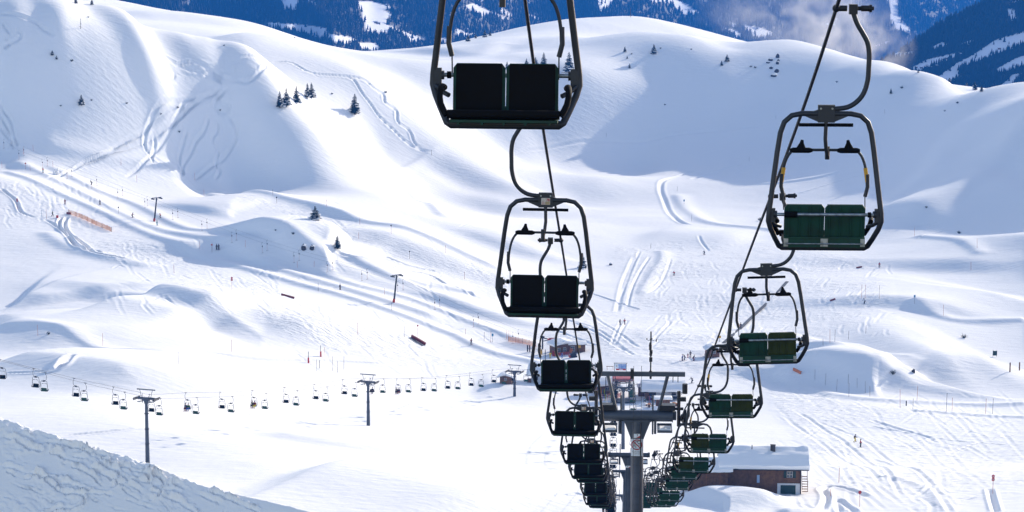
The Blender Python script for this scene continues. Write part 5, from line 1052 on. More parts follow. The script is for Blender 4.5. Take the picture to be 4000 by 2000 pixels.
ZN = {
 'at the far upper left': [(8, 656, 2.2, 'p'), (91, 602, 2.6, 'o'), (130, 590, 2.2, 'p'), (118, 667, 1.8, 'p'), (207, 652, 2, 'o'), (208, 741, 2.4, 'p'), (473, 645, 2.2, 'p'), (535, 711, 2.4, 'p')],
 'by the jump at left': [(163, 846, 2.2, 'b'), (182, 856, 3.2, 'o')],
 'along the upper winding track': [(761, 703, 2.6, 'p'), (797, 765, 2.3, 'p'), (1066, 763, 2, 'n'), (1275, 806, 2.2, 'p'), (1406, 878, 2, 'p'), (1401, 932, 2.0, 'o'), (1741, 987, 2.3, 'o'), (1815, 1091, 2.4, 'o'), (1519, 678, 2.2, 'n'), (1686, 607, 2.2, 'n'), (2368, 536, 2, 'n'), (2926, 630, 2, 'n'), (2645, 746, 2, 'n'), (2702, 863, 2.4, 'n'), (3456, 445, 2.2, 'n'), (3031, 465, 1.5, 'n')],
 'along the drag lift lane': [(780, 972, 2.2, 'p'), (828, 984, 2.8, 'p'), (959, 966, 2.2, 'p'), (1162, 1045, 2, 'p'), (1227, 1043, 1.8, 'p'), (1243, 1137, 2.4, 'n'), (1502, 1150, 1.8, 'p'), (1530, 1212, 2.2, 'n'), (680, 1068, 2.6, 'p')],
 'around the ramp left of centre': [(1398, 1307, 3.2, 'p'), (1579, 1318, 3.1, 'n'), (1818, 1306, 1.6, 'o'), (1891, 1330, 2.4, 'n'), (1917, 1337, 3.0, 'o')],
 'along the lower left track': [(148, 1311, 2.6, 'o'), (402, 1351, 3.0, 'o'), (698, 1425, 2.8, 'n'), (904, 1374, 3.0, 'p'), (1237, 1449, 2.8, 'n'), (1267, 1393, 2.4, 'o'), (1300, 1449, 3.6, 'n'), (1319, 1455, 2.8, 'n'), (1343, 1443, 3.2, 'n')],
 'on the central piste edge': [(2481, 1011, 1.8, 'n'), (2542, 971, 1.8, 'n')],
 'on the shaded right-hand slope': [(3572, 922, 3.0, 'o'), (3817, 969, 3.2, 'o'), (3793, 1054, 2.6, 'o'), (3685, 1234, 3.2, 'o'), (3365, 1164, 4.0, 'o'), (3379, 1164, 4.0, 'p'), (3435, 1167, 4.0, 'n'), (3382, 1303, 2.4, 'n')],
 'above the rounded right mounds': [(3215, 1349, 1.8, 'n'), (3242, 1338, 3.4, 'o'), (3261, 1334, 3.2, 'n'), (3314, 1326, 2.4, 'n')],
 'below the rounded right mounds': [(3183, 1483, 2.6, 'n'), (3224, 1505, 3, 'n'), (3268, 1528, 3, 'n'), (3313, 1498, 2.4, 'n'), (3316, 1549, 3.3, 'n'), (3348, 1514, 2.4, 'n'), (3380, 1534, 2.8, 'n'), (3398, 1549, 2.6, 'n')],
 'beside the flat track at right': [(3516, 1593, 4.4, 'o'), (3582, 1565, 3.6, 'o'), (3566, 1599, 2.6, 'k'), (3696, 1609, 4.4, 'n'), (3719, 1606, 3.2, 'o'), (3850, 1616, 3.6, 'o'), (3877, 1616, 3.6, 'n')],
 'between the chalet and the piste': [(3277, 1885, 2.6, 'o'), (3244, 1938, 1.2, 'o')]}
MK = {'p': (PNK, 'faded red'), 'o': (ORP, 'orange'), 'n': (POST_N, 'thin brown'), 'b': (POST_B, 'blue'), 'k': (BLK, 'black')}
for zone, L_ in ZN.items():
    L_.sort(); gname = 'marker poles ' + zone
    for i, (x, y, h, c) in enumerate(L_):
        pole(x, y, h, MK[c][0], '%s marker pole, %s of %d from the left %s' % (MK[c][1], ORD[i], len(L_), zone), gname, tilt=random.uniform(-.04, .04))
BD = [(463, 833, 1.9, 'ball', BLK, 'black ball marker on a pole left of the upper drag lift tower'), (1081, 793, 1.9, 'ball', BLK, 'black ball marker beside the winding track, upper left'), (1528, 913, 2.6, 'ball', BLK, 'black ball marker on a red pole at the bend of the winding track'), (1600, 1011, 2.3, 'ball', BLK, 'black ball marker in the middle of the winding track'), (68, 819, 3.3, 'discs', REDP, 'marker with two red discs at the far left edge'), (906, 1132, 3.2, 'discs', REDP, 'marker with two red discs on the piste left of the red rail'), (1632, 1315, 3.0, 'ball', REDP, 'red-topped marker just above the red ramp'), (100, 661, 2.0, 'disc', PNK, 'pale red ring sign beside the far left lane'), (828, 985, 2.2, 'disc', PNK, 'pale ring sign left of the two drag lift riders'), (1924, 1336, 2.3, 'sign', POST_B, 'blue board beside an orange pole, left of the drag lift station'), (3572, 1187, 2.6, 'sign', POST_B, 'dark blue board on a pole at the curve of the right track'), (2672, 798, 1.9, 'sign', POST_B, 'small blue box beside the curved track behind the right rope'), (3878, 1929, 3.0, 'discs', REDP, 'marker with two red no-entry discs at the lower right edge'), (3358, 1979, 2.4, 'disc', REDP, 'marker with one red disc near the bottom right of the chalet')]
for x, y, h, k, m, l in BD: pole(x, y, h, PNK if 'red' in l else POST_N, l, None, ball=k, ballm=m)
def post(px, py, h, r, m, label, name='post', cat='post', top=None):
    b = hit(px, py); o = empty(name, b, 0, label, cat); MB().tube([(0, 0, -.3), (0, 0, h)], r, 10).build('shaft', m, o)
    if top: MB().tube([(0, 0, h), (0, 0, h + top)], r * .35, 6).build('rod', BLK, o)
REDPAD = mat('red_pad', (.50, .02, .015), .6, var=(4, .2))
post(1205, 1418, 1.35, .2, REDPAD, 'lower red padded post with black rod left of the middle far tower', top=1.5); post(1253, 1393, 1.3, .2, REDPAD, 'upper red padded post with black rod left of the middle far tower', top=1.5)
post(1248, 1439, 2.0, .06, POST_N, 'brown post with a small yellow box below the red padded posts'); post(3945, 1453, 2.4, .17, WOOD, 'left thick brown wooden post at the right edge'); post(3982, 1447, 2.1, .17, WOOD, 'right thick brown wooden post at the right edge'); post(3540, 1585, 1.2, .13, DARKMET, 'dark snow-lance hydrant post at the start of the flat track')
post(2463, 66 + 2, 5.5, .12, POST_N, 'thin antenna mast on the rounded summit behind the ridge', 'antenna', 'mast')
def thing_box(name, px, py, label, cat, rz=0): return empty(name, hit(px, py), rz, label, cat)
o = thing_box('notice_board', 3886, 1394, 'dark green board standing on two legs on the right mound', 'board'); MB().box((0, 0, 1.0), (1.15, .08, 1.25)).build('panel', SHUT, o)
for s in (-.5, .5): MB().tube([(s, 0, -.3), (s, 0, 1.9)], .04, 6).build('leg', POST_N, o)
o = thing_box('direction_sign', 2811, 1337, 'yellow sign on a dark post left of the right rope', 'sign'); MB().tube([(0, 0, -.2), (0, 0, 1.2)], .05, 6).build('post', BLK, o); MB().box((0, -.05, 1.5), (.72, .05, .62)).build('panel', YEL, o)
# --- orange nets
NET = mat('orange_net', (.85, .40, .18), .7); NETP = mat('pink_net', (.65, .10, .09), .7)
def net(pts, h, label, m=NET, posts=9, mesh=.13, name='safety_net'):
    P = [hit(x, y) for x, y in smooth_path(pts, 5)]; L = [0]
    for a, b in zip(P, P[1:]): L.append(L[-1] + (b - a).length)
    def pt(s): return Vector([np.interp(s, L, [p[k] for p in P]) for k in range(3)])
    t = empty(name, P[0], 0, label, 'fence'); o0 = P[0]; n = MB(); T_ = L[-1]; k = int(T_ / .55); q = [pt(T_ * i / k) - o0 for i in range(k + 1)]
    for j in range(int(h / mesh) + 1):
        z = .1 + j * mesh; n.tube([p + Vector((0, 0, z - .05 * math.sin(i * 1.1))) for i, p in enumerate(q)], .028, 3, caps=False)
    kk = int(T_ / (mesh * 1.2))
    for i in range(kk): p = pt(T_ * i / kk) - o0; n.tube([p + Vector((0, 0, .1)), p + Vector((0, 0, h))], .022, 3, caps=False)
    n.build('net', m, t)
    for i in range(posts): p = pt(T_ * i / (posts - 1)) - o0; MB().tube([p + Vector((0, 0, -.3)), p + Vector((0, 0, h + .25))], .05, 6).build('post', ORP if i % 2 else POST_N, t)
net([(268, 836), (290, 843), (320, 854), (350, 868), (380, 882), (410, 894), (436, 906)], 1.3, 'orange net fence with dark posts on the left piste')
net([(1985, 1334), (2015, 1338), (2048, 1344), (2094, 1356)], 1.3, 'pale orange net fence left of the drag lift station', posts=5)
net([(2166, 1393), (2190, 1390), (2224, 1386)], .9, 'pink net fence in front of the drag lift hut', NETP, 4)
net([(2385, 1556), (2402, 1558), (2425, 1550)], 1.0, 'pink net panel beside the left strut of the big tower', NETP, 3)
for i, x in enumerate((1979, 1986, 1992)): pole(x, 1326 + i * 2, 2.6, ORP, '%s of three tall orange poles at the start of the pale net fence' % ORD[i], 'tall orange poles')
# --- rails and boxes of the fun park
RAILR = mat('dark_red_rail', (.20, .03, .022), .6, var=(3, .3))
def rail(px0, py0, px1, py1, w, h, label, m=RAILR, slats=False, name='park_rail'):
    a, b = hit(px0, py0), hit(px1, py1); d = b - a; t = empty(name, a, math.atan2(d.y, d.x), label, 'rail'); l = math.hypot(d.x, d.y); sl_ = math.atan2(d.z, l)
    MB().box((l / 2, 0, h + d.z / 2), (d.length, w, .12), ry=-sl_).build('top', m, t); MB().box((l / 2, -w / 2, h * .5 + d.z / 2), (d.length, .05, h), ry=-sl_).build('side_board', m, t)
    for s in (.1, .9): MB().box((l * s, 0, h / 2 + d.z * s - .2), (.1, w * .8, h + .4)).build('leg', BLK, t)
    if slats:
        for k in range(9): MB().box((l * (k + .5) / 9, -1.2, d.z * (k + .5) / 9 + .18), (.18, 1.8, .09), ry=-sl_).build('slat', BLK, t)
rail(1100, 1154, 1151, 1168, .35, .5, 'low red rail on the left piste above the shaded hollow'); rail(1608, 1318, 1664, 1350, .5, .7, 'long red ramp with black slats left of centre', slats=True); rail(260, 836, 278, 838, .3, .6, 'short red rail at the upper end of the orange net')
rail(3345, 1048, 3366, 1044, .5, .35, 'small wood and red box in the tracked snow, upper right'); rail(3242, 1177, 3262, 1170, .5, .35, 'small red box in the tracked snow, right of the second right chair'); rail(3100, 1447, 3130, 1462, .4, .6, 'orange low barrier below the second right chair', ORP)
o = thing_box('box', 224, 851, 'small red box standing next to the walking person at left', 'box'); MB().box((0, 0, .35), (.65, .5, .75)).build('body', REDP, o); MB().box((0, 0, .76), (.7, .55, .06)).build('lid', REDPAD, o)
# --- conveyor
P = [hit(x, y) for x, y in [(2826, 1341), (2860, 1310), (2892, 1283), (2934, 1242), (2990, 1190), (3040, 1140), (3075, 1100)]]; t = empty('conveyor_lift', P[0], 0, 'dark straight conveyor lift running up the slope behind the right chairs', 'conveyor'); q = [p - P[0] for p in P]
m = MB()
for z, ww, mm, nm in ((.12, .35, BLK, 'belt'), (.05, .55, DARKMET, 'frame')):
    m = MB()
    for a, b in zip(q, q[1:]):
        d = (b - a); s_ = Vector((d.y, -d.x, 0)).normalized() * ww; up = Vector((0, 0, z)); m.add([a - s_ + up, a + s_ + up, b + s_ + up, b - s_ + up, a - s_, a + s_, b + s_, b - s_], [(0, 1, 2, 3), (4, 7, 6, 5), (0, 4, 5, 1), (3, 2, 6, 7), (0, 3, 7, 4), (1, 5, 6, 2)])
    m.build(nm, mm, t)
# --- buildings
DRIFT = bpy.data.textures.new('drift', 'CLOUDS'); DRIFT.noise_scale = 1.6
def house(px, py, w, d, h, pitch, rz, label, wall=WOOD, gable='x', over=.5, snow=.4, name='hut', drop=1.5, loc=None):
    """px,py = middle of the front wall foot; front faces -Y; gable='y': ridge runs front to back"""
    b = loc if loc is not None else hit(px, py); t = empty(name, b, rz, label, 'building'); D = d / 2
    half = (d if gable == 'x' else w) / 2; rise = half * math.tan(pitch)
    m = MB()
    if gable == 'x': prof = [(-half, -drop), (half, -drop), (half, h), (0, h + rise), (-half, h)]; m.prism([(p[0], p[1]) for p in prof], -w / 2, w / 2, Matrix.Translation((0, D, 0)) @ Matrix.Rotation(R(90), 4, 'Z'))
    else: m.prism([(-half, -drop), (half, -drop), (half, h), (0, h + rise), (-half, h)], 0, d)
    m.build('wall', wall, t)
    W2 = (w if gable == 'x' else d) / 2 + over; hh = half + over; e = h - over * math.tan(pitch)
    def roofp(z0, z1, grow, mtl, nm, par, soft=False):
        g = hh + grow; ee = e - grow * math.tan(pitch); rd = h + rise
        poly = [(-g, ee + z0), (0, rd + z0), (g, ee + z0), (g, ee + z1), (g * .55, (ee + rd * 1.0) / 2 + z1 + (rd - ee) * .08), (0, rd + z1), (-g * .55, (ee + rd) / 2 + z1 + (rd - ee) * .08), (-g, ee + z1)]
        L2 = W2 + grow
        Mx = Matrix.Translation((0, D, 0)) @ (Matrix.Rotation(R(90), 4, 'Z') if gable == 'x' else Matrix.Identity(4)); o = MB().prism(poly, -L2, L2, Mx).build(nm, mtl, par)
        if soft:
            sb = o.modifiers.new('s', 'SUBSURF'); sb.subdivision_type = 'SIMPLE'; sb.levels = sb.render_levels = 4 if w > 5 else 3
            dm = o.modifiers.new('d', 'DISPLACE'); dm.texture = DRIFT; dm.texture_coords = 'GLOBAL'; dm.strength = .30 * snow / .5; dm.mid_level = .45; dm.direction = 'Z'
        if soft: bv = o.modifiers.new('b', 'BEVEL'); bv.width = abs(z1 - z0) * .42; bv.segments = 3; bv.limit_method = 'ANGLE'; bv.angle_limit = R(40); [setattr(p, 'use_smooth', True) for p in o.data.polygons]
        return o
    ro = roofp(.0, .10, 0, ROOFM, 'roof', t); roofp(.105, .105 + snow, .06, SNOWR, 'roof_snow', ro, True)
    return t
def window(par, x, z, w, h, y=-.03, fr=FRAME_W, shutters=False, side=None):
    f = MB().box((x, y, z), (w + .14, .06, h + .14)).build('window', fr, par); MB().box((x, y - .035, z), (w, .02, h)).build('glass', GLASS, f); MB().box((x, y - .05, z), (.05, .015, h)).box((x, y - .05, z), (w, .014, .05)).build('bars', fr, f)
    if shutters:
        for s in (-1, 1): MB().box((x + s * (w * .5 + .36), y, z), (.46, .06, h + .2)).build('shutter', SHUT, f)
    return f
# big chalet, lower right
cb = hit(3082, 1928)
ch = house(0, 0, 12.6, 7.4, 4.85, R(24), R(-3), 'long brown timber chalet with deep snow roof and white garage at lower right', WOOD_D, 'x', 1.2, .7, 'chalet', 3, Vector((cb.x - 4.3, cb.y, cb.z)))
MB().box((4.25, -.06, .85), (3.9, .14, 1.95)).build('basement_wall', WALL, ch); g_ = MB().box((4.1, -.16, .75), (2.5, .08, 1.55)).build('garage_door', SHUT, ch)
window(ch, 4.35, 3.35, .85, .95, -.05, FRAME_W, True); MB().box((4.35, -.25, 2.72), (1.6, .35, .16)).build('flower_box', WOOD, ch)
for x0, x1, mm in ((-6.2, -4.9, WOOD_D), (-2.4, -.4, WOOD_D), (-.35, 1.95, WOOD_O)): MB().box(((x0 + x1) / 2, -.05, 3.0), (x1 - x0, .1, 3.3)).build('boarding', mm if mm is not WOOD_O else WOOD, ch)
for x in (-4.85, -2.45, -.35, 2.02, 6.2): MB().box((x, -.09, 2.6), (.16, .16, 4.6)).build('beam', WOOD_D, ch)
MB().box((-.9, -.12, 2.55), (.45, .06, 1.3)).build('door', mat('pale_blue_door', (.35, .45, .6), .6), ch)
MB().tube([(6.15, -.28, 4.9), (6.15, -.28, 0)], .06, 8).build('drain_pipe', DARKMET, ch)
MB().tube([(-7.2, -1.42, 4.42), (7.4, -1.42, 4.42)], .08, 8).build('gutter', DARKMET, ch)
rf = [c for c in ch.children if c.name.startswith('roof')][0]
for x, hgt in ((.55, 1.0), (.85, 1.05)): MB().box((x + .9, 2.9 - x * .6, 6.85), (.5, .5, hgt + .8)).box((x + .9, 2.9 - x * .6, 7.3 + hgt / 2), (.6, .6, .1)).build('chimney', mat('dark_brick', (.06, .05, .045), .9, bump=(8, .5, .03)), rf)
MB().tube([(-1.9, 2.6, 6.3), (-1.9, 2.6, 7.75)], .07, 8).box((-1.9, 2.6, 6.9), (.3, .3, .08)).build('vent_pipe', DARKMET, rf)
stz = MB()
for k in range(7): stz.box((6.95, .6 + k * .28, .3 + k * .36), (.9, .3, .07))
stz.box((6.5, 1.5, 1.6), (.06, 2.6, .12), rx=R(52)).box((7.42, 1.5, 1.9), (.06, 2.6, .12), rx=R(52)).box((7.42, .6, 1.2), (.08, .08, 1.9)).box((7.42, 2.4, 3.0), (.08, .08, 2.4)).build('outside_stairs', WOOD, ch)
an = house(2815, 1888, 6.6, 5.0, 2.3, R(22), R(-2), 'low timber annex with snow roof joined to the left end of the chalet', WOOD, 'x', .7, .5, 'annex', 3, Vector((ch.location.x - 9.3, ch.location.y - .6, ch.location.z + 1.9)))
for k in range(12): MB().box((-3.2 + k * .57, -.03, .9), (.06, .05, 2.7)).build('plank', WOOD_O if k % 4 == 1 else WOOD_D, an)
MB().box((3.0, -.1, 1.1), (.5, .12, 1.8)).build('door', WOOD_D, an)
# small huts
h1 = house(2786, 1397, 3.3, 3.0, 2.2, R(22), R(6), 'small dark brown hut with snow roof and bright window right of centre', WOOD, 'y', .5, .22, 'hut', .5, None); window(h1, .15, 1.55, .85, .8, -.03, FRAME_W)
MB().box((-1.95, .3, 1.0), (.7, .05, .06)).box((-2.25, .3, .5), (.06, .05, 1.0)).build('railing', WOOD_D, h1)
h2 = house(1975, 1500, 2.9, 3.2, 1.75, R(22), R(-12), 'small light brown hut with snow roof left of the rightmost far tower', WOOD, 'y', .55, .35, 'hut', 1.0, None)
window(h2, .0, 1.15, .5, .5)
f_ = window(h2, 0, 1.0, .6, .8); f_.matrix_local = Matrix.Translation((1.5, 1.5, 0)) @ Matrix.Rotation(R(90), 4, 'Z')
h3 = house(2208, 1384, 5.6, 4.2, 2.4, R(17), R(22), 'dark brown drag lift hut with windows and a thick snow roof', WOOD_D, 'y', .6, .45, 'hut', 1.2, None)
for x in (-1.8, -.2): window(h3, x, 1.25, .7, 1.1)
MB().box((1.3, -.06, .95), (.8, .08, 1.9)).build('door', WOOD, h3)
h3b = house(2256, 1378, 4.2, 3.2, 2.2, R(10), R(8), 'flat brown shed with a yellow notice, joined right of the drag lift hut', WOOD_D, 'x', .4, .35, 'shed', 1.2, None); window(h3b, -1.3, 1.25, 1.0, 1.0)
MB().box((.4, -.06, 1.7), (1.0, .05, .7)).build('notice', YEL, h3b)
# white buildings
wb = house(2165, 1502, 11.5, 7.5, 2.5, R(20), R(-9), 'white building with huge snow-covered roof partly hidden by the third left chair', WALL, 'x', 1.0, .6, 'station_building', 2, None)
for x in (-4.6, -2.2, 1.5, 4.0): window(wb, x, 1.5, .9, .9, -.03, WOOD_D)
MB().box((-6.2, -.2, .6), (.9, .6, 1.5)).build('wood_stack', WOOD, wb)
lo = house(2590, 1562, 8.6, 6.0, 2.35, R(20), R(-2), 'white lodge with deep snow roof and brown windows right of the big tower', WALL, 'x', 1.0, .65, 'lodge', 1.5, None)
window(lo, -2.6, 1.55, 1.6, 1.0, -.03, WOOD); window(lo, 2.6, 1.6, 1.0, .8, -.03, WOOD); MB().box((.3, -.04, 1.95), (8.0, .05, .12)).build('trim', WOOD_D, lo)
MB().box((-3.9, -.5, .9), (.9, .5, 1.9)).build('door_canopy', WOOD_D, lo)
hs = house(2372, 1540, 5.0, 4.5, 2.3, R(22), R(10), 'brown hut with snow roof behind the left strut of the big tower', WOOD, 'x', .6, .45, 'hut', 1.5, None); window(hs, 0, 1.3, .9, .8)
def bench(px, py, rz, label, m): 
    t = thing_box('bench', px, py, label, 'bench', rz); MB().box((0, 0, .45), (2.2, .5, .08)).build('seat', m, t); MB().box((0, .28, .8), (2.2, .07, .55)).build('backrest', m, t)
    for s in (-.9, .9): MB().box((s, 0, .2), (.1, .5, .5)).build('leg', DARKMET, t)
BLU = mat('blue_cover', (.02, .06, .30), .6)
bench(2574, 1566, 0, 'left blue bench in front of the white lodge', BLU); bench(2600, 1565, 0, 'right blue bench in front of the white lodge', BLU); bench(2632, 1566, 0, 'dark bench with snow at the right end of the lodge', BLK)
cn = thing_box('container', 2590, 1592, 'brown container topped with thick snow in front of the lodge', 'container'); MB().box((0, 1.2, .9), (3.2, 2.2, 2.0)).build('body', WOOD_D, cn); q_ = MB().box((0, 1.2, 2.15), (4.6, 2.8, .55), taper=.93).build('snow', SNOWR, cn); bv = q_.modifiers.new('b', 'BEVEL'); bv.width = .22; bv.segments = 3
def machine(px, py, rz, label, m, name='snow_blower'):
    t = thing_box(name, px, py, label, 'machine', rz); MB().box((0, 0, .75), (1.5, 1.1, .7)).box((.1, .1, 1.35), (.8, .8, .6)).build('body', m, t); MB().box((-.1, -.42, 1.35), (.6, .03, .4)).build('windscreen', GLASS, t)
    for s in (-.55, .55): MB().box((0, s, .28), (1.8, .28, .5)).build('track', BLK, t)
    MB().box((-1.05, 0, .35), (.3, 1.4, .5)).build('blade', REDP, t); MB().tube([(.5, 0, 1.2), (.6, 0, 2.0)], .07, 6).build('exhaust', BLK, t)
machine(2542, 1560, R(70), 'orange-yellow snow machine parked left of the snow-topped container', mat('machine_yellow', (.60, .28, .02), .5, var=(4, .15)))
machine(2240, 1396, R(10), 'grey and black snowmobile in front of the drag lift hut', DARKMET, 'snowmobile')
# drag lift drive station
ds = empty('drag_lift_station', end, TBH, 'drag lift drive station with red wheel on a grey column left of its hut', 'lift station')
MB().tube([(0, 0, -.5), (0, 0, 2.6)], [.8, .62], 12).box((0, 0, 2.75), (1.5, 2.0, .5)).build('column', mat('grey_paint', (.35, .35, .36), .6, var=(3, .15)), ds)
rgm = MB(); rgm.tube([(1.5 * math.cos(a), 1.5 * math.sin(a), 3.3) for a in np.linspace(0, 2 * math.pi, 25)[:-1]], .12, 6, closed=True)
for k in range(6): rgm.tube([(0, 0, 3.3), (1.45 * math.cos(k * 1.047), 1.45 * math.sin(k * 1.047), 3.3)], .06, 5)
rgm.build('drive_wheel', REDP, ds)
MB().box((-.3, -2.6, 3.0), (.25, 4.8, .25)).box((-.3, -4.6, 1.4), (.3, .3, 3.4)).box((-.3, -3.3, 2.4), (1.6, .2, .2)).build('arm', DARKMET, ds)
for k in range(3): MB().cyl((-.5, -4.2 - k * .5, 3.3), (-.1, -4.2 - k * .5, 3.3), .22, 10).build('sheave', DARKMET, ds)
for x, y, m, lb in ((2172, 1392, YEL, 'yellow padded mat leaning beside the drag lift column'), (2163, 1391, REDP, 'red padded mat leaning beside the drag lift column'), (2232, 1382, ORP, 'orange padded mat at the corner of the drag lift hut'), (2113, 1385, YEL, 'yellow box at the left end of the drag lift station')):
    o = thing_box('padded_mat', x, y, lb, 'mat'); MB().box((0, 0, .7), (.75, .3, 1.4), rx=-.1).build('pad', m, o); MB().box((0, -.22, 1.15), (.74, .03, .08)).build('strap', BLK, o)
mp = thing_box('lift_gate', 2082, 1376, 'low grey gate with two upright boards left of the drag lift station', 'gate', R(-10)); MB().box((0, 0, .9), (3.4, .08, .1)).build('bar', DARKMET, mp)
for x in (-1.5, -.9): MB().box((x, 0, 1.0), (.35, .08, 1.9)).build('board', POST_N if x > -1 else GALV, mp)
# information board
ib = thing_box('information_board', 2424, 1462, 'large roofed information board with blue piste map and red band', 'board', R(-6)); zz = 1.35
for s in (-1.55, 1.45): MB().box((s, 0, 1.2), (.12, .12, 3.6)).build('post', DARKMET, ib)
MB().box((-1.05, -.08, 2.1), (.95, .06, 1.35)).build('white_panel', WHITE, ib); MB().box((.42, -.08, 2.05), (1.95, .06, 1.3)).build('piste_map', mat('piste_map', (.12, .25, .55), .6, two=((.45, .55, .75), 2.2, .4, .65)), ib)
MB().box((-.95, -.12, 2.15), (.16, .02, .42)).build('emblem', mat('emblem_brown', (.35, .17, .04), .6), ib); rb_ = MB().box((.1, -.09, 1.25), (2.5, .06, .42)).build('red_band', REDP, ib); MB().prism([(-.5, 1.12), (.75, 1.12), (.45, 1.32), (-.25, 1.32)], -.13, -.125).build('white_mark', WHITE, rb_)
MB().box((0, 0, 2.98), (3.5, .9, .08), rx=.1).build('roof', DARKMET, ib); MB().box((0, 0, 3.1), (3.5, .9, .14), rx=.1).build('snow', SNOWR, ib)
def trestle(px, py, rz, label, w=1.9):
    t = thing_box('trestle_barrier', px, py, label, 'barrier', rz); MB().box((0, 0, .85), (w, .1, .12)).build('rail', WOOD, t)
    for s in (-.4, .4):
        MB().tube([(s * w, -.28, 0), (s * w, .03, .98)], .045, 5).build('leg', WOOD_O, t); MB().tube([(s * w, .28, 0), (s * w, -.03, .98)], .045, 5).build('leg', WOOD_O, t)
trestle(2383, 1444, 0, 'wooden trestle barrier left of the information board'); trestle(2295, 1441, R(5), 'wooden trestle barrier behind the fourth left chair'); trestle(2300, 1447, 0, 'long orange wooden rail on the snow behind the fourth left chair', 3.0)
# valley station of the near lift
vs_ = Vector((mid(610), 609, gz(mid(610), 609))); st = empty('valley_station', vs_, -HEAD, 'valley station of the near chairlift with red canopy, bull wheel and platforms', 'lift station')
hz = rz_(607) - vs_.z
for s in (-1.5, 1.5): MB().box((s, -3.5, hz / 2), (.35, .35, hz + 1)).build('column', GALV, st)
for s in (-1, 1): MB().box((s * 1.9, -4, hz - .3), (.3, 9, .35)).build('beam', GALV, st); sheaves(st, s * 1.885, hz, 0, 5)
w_ = MB(); w_.tube([(1.85 * math.cos(a), 1.85 * math.sin(a) - 2, hz - .1) for a in np.linspace(0, 2 * math.pi, 29)[:-1]], .12, 6, closed=True)
for k in range(8): w_.tube([(0, -2, hz - .1), (1.8 * math.cos(k * .785), 1.8 * math.sin(k * .785) - 2, hz - .1)], .06, 4)
w_.build('bull_wheel', DARKMET, st)
MB().prism([(-2.6, hz + .6), (2.6, hz + .6), (2.2, hz + 1.25), (-2.2, hz + 1.25)], -5, 1).build('canopy', mat('red_canopy', (.42, .07, .07), .6, var=(3, .2)), st)
for z, yy in ((hz + 2.6, -5), (hz - 1.2, -7)): MB().box((0, yy, z), (5.4, .25, .2)).build('gantry', DARKMET, st)
for s in (-1, 1): MB().tube([(s * 1.6, -5, hz + .4), (s * 2.1, -5, hz + 2.5)], .09, 5).build('strut', DARKMET, st)
for k in range(6): o = MB().ball(((k - 2.5) * .8, -6 + (k % 2) * .8, hz - .9 + (k % 3) * .25), .42, 8, (1, .8, .45)).build('snow', SNOWR, st)
MB().box((0, -9, .55), (5.5, 4.5, .3)).build('platform', GALV, st)
for s in (-1, 1):
    MB().box((s * 2.9, -9, 1.2), (.06, 6, .06)).box((s * 2.9, -12, .7), (.08, .08, 1.3)).box((s * 2.9, -6, .7), (.08, .08, 1.3)).build('railing', DARKMET, st)
dk = house(2520, 1548, 3.2, 2.6, 2.3, R(8), 0, 'dark control cabin with snow roof between the big tower struts', WOOD_D, 'x', .3, .35, 'control_cabin', 1.2, None); window(dk, 0, 1.4, 2.0, .8, -.03, DARKMET)
for i, (x, y) in enumerate(((2338, 1520), (2395, 1530), (2412, 1548), (2528, 1572), (2360, 1560), (2655, 1545))):
    o = thing_box('barrier', x, y, '%s of six low dark fence panels from the left around the valley station' % ORD[sorted(((2338, 1520), (2395, 1530), (2412, 1548), (2528, 1572), (2360, 1560), (2655, 1545))).index((x, y))], 'barrier', i * .2); MB().box((0, 0, 1.05), (2.2, .05, .08)).box((0, 0, .5), (2.2, .04, .06)).build('rails', DARKMET, o)
    for s in (-1, 1): MB().box((s, 0, .5), (.07, .07, 1.2)).build('post', DARKMET, o)
for i, (x, y, h) in enumerate(((2366, 1560, 5.5), (2404, 1530, 4.2), (2130, 1432, 4.5))):
    post(x, y, h, .1, DARKMET, ('tall dark lamp post behind the left strut of the big tower', 'second dark lamp post just right of the tall one', 'tall dark pole in front of the white building roof')[i], 'lamp_post', 'post')
# far farmhouses on the clearings
def farm(Yf, px, py, w, label, m=WOOD_D):
    Y = float(Yf(px, py)) - 2; p = at(px, py, Y); s = w * Y / F; t = house(0, 0, s, s * .7, s * .32, R(24), R(20), label, m, 'x', s * .08, s * .08, 'farmhouse', s * .4, p); return t
farm(YA, 1468, 90, 14, 'tiny farmhouse on the big sunlit clearing, upper left'); farm(YA, 1480, 92, 11, 'second tiny farmhouse beside the first on the sunlit clearing'); farm(YA, 1822, 119, 15, 'snow-roofed farmhouse on the slope inside the top chair frame'); farm(YA, 1510, 21, 9, 'tiny cabin at the top of the sunlit clearing')
for k, (x, y) in enumerate(((3640, 265), (3660, 258), (3688, 232), (3700, 228), (3580, 264), (3600, 265), (3755, 212), (3905, 190))): farm(YB, x, y, 9, '%s tiny village house from the left on the right mountain clearings' % ORD[[3, 4, 5, 6, 1, 2, 7, 8][k] - 1], WOOD)

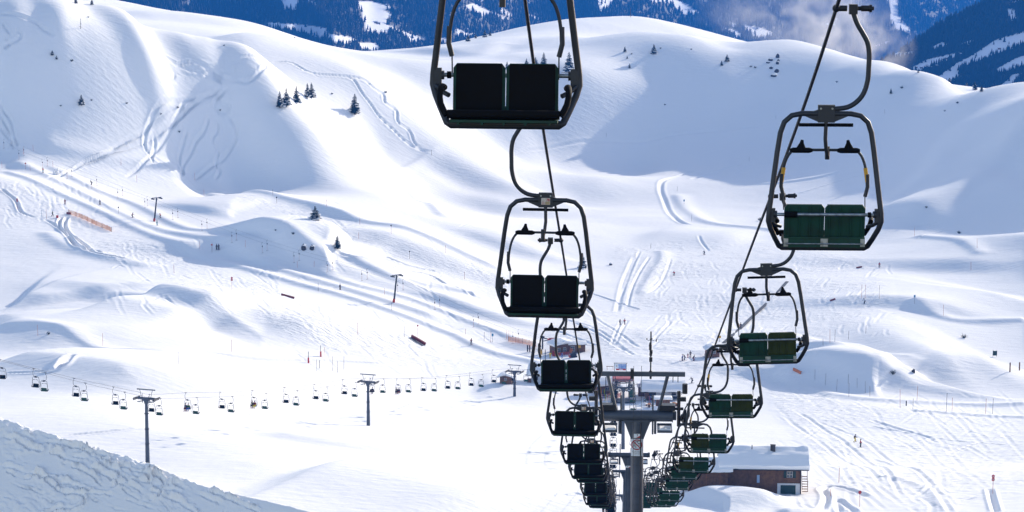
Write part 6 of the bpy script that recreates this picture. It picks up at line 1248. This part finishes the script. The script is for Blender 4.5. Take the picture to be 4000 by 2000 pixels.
def table(px, py, rz, label, m=WOOD_O):
    t = thing_box('picnic_table', px, py, label, 'table', rz); MB().box((0, 0, .76), (1.9, .75, .07)).build('top', m, t)
    for s in (-1, 1): MB().box((0, s * .65, .45), (1.9, .28, .06)).build('seat', m, t); MB().box((s * .7, 0, .38), (.09, 1.3, .08)).box((s * .7, 0, .4), (.09, .5, .74)).build('leg', WOOD_D, t)
for i, (x, y, w_) in enumerate(((2352, 1536, 'first'), (2378, 1552, 'second'), (2398, 1542, 'third'), (2536, 1590, 'fourth'), (2636, 1586, 'fifth'))): table(x, y, i * .5, '%s picnic table from the left around the valley station and lodge' % w_)
def ski_rack(px, py, label):
    t = thing_box('ski_rack', px, py, label, 'ski rack'); MB().box((0, 0, .9), (2.4, .08, .08)).box((-1.1, 0, .45), (.07, .5, .9)).box((1.1, 0, .45), (.07, .5, .9)).build('frame', DARKMET, t)
    for k in range(9): MB().box((-.95 + k * .24, -.12, .85), (.09, .03, 1.7), rx=-.14).build('ski', cloth(('red', 'blue', 'black', 'yellow', 'white', 'orange', 'teal', 'darkred', 'hivis')[k]), t)
ski_rack(2370, 1566, 'ski rack full of coloured skis left of the big tower column'); ski_rack(2552, 1572, 'ski rack with coloured skis by the left end of the lodge'); ski_rack(2345, 1548, 'small ski rack with coloured skis behind the fourth left chair')
for x, y, a, b_, l in ((2362, 1528, 'red', 'black', 'skier in red jacket queuing left of the valley station'), (2386, 1532, 'blue', 'black', 'skier in blue jacket queuing left of the valley station'), (2408, 1560, 'orange', 'navy', 'skier in orange jacket near the pink net panel'), (2520, 1580, 'teal', 'black', 'skier in teal jacket in front of the dark control cabin'), (2566, 1584, 'yellow', 'black', 'skier in yellow jacket left of the snow-topped container')): person(x, y, a, b_, l, 'stand', x * .7, gear='none')
for i, (x, y, w) in enumerate(((2372, 1512, 1.6), (2515, 1585, 1.2), (2560, 1600, 1.4))):
    b = hit(x, y); m = MB(); m.ball((0, 0, .2), w, 12, (1, .7, .45)); m.ball((w * .6, .2, .1), w * .7, 10, (1, .8, .5)); o = m.build('snow_heap', SNOWR, label='%s shovelled snow heap from the left by the valley station' % ORD[i], cat='snow heap'); o.location = b
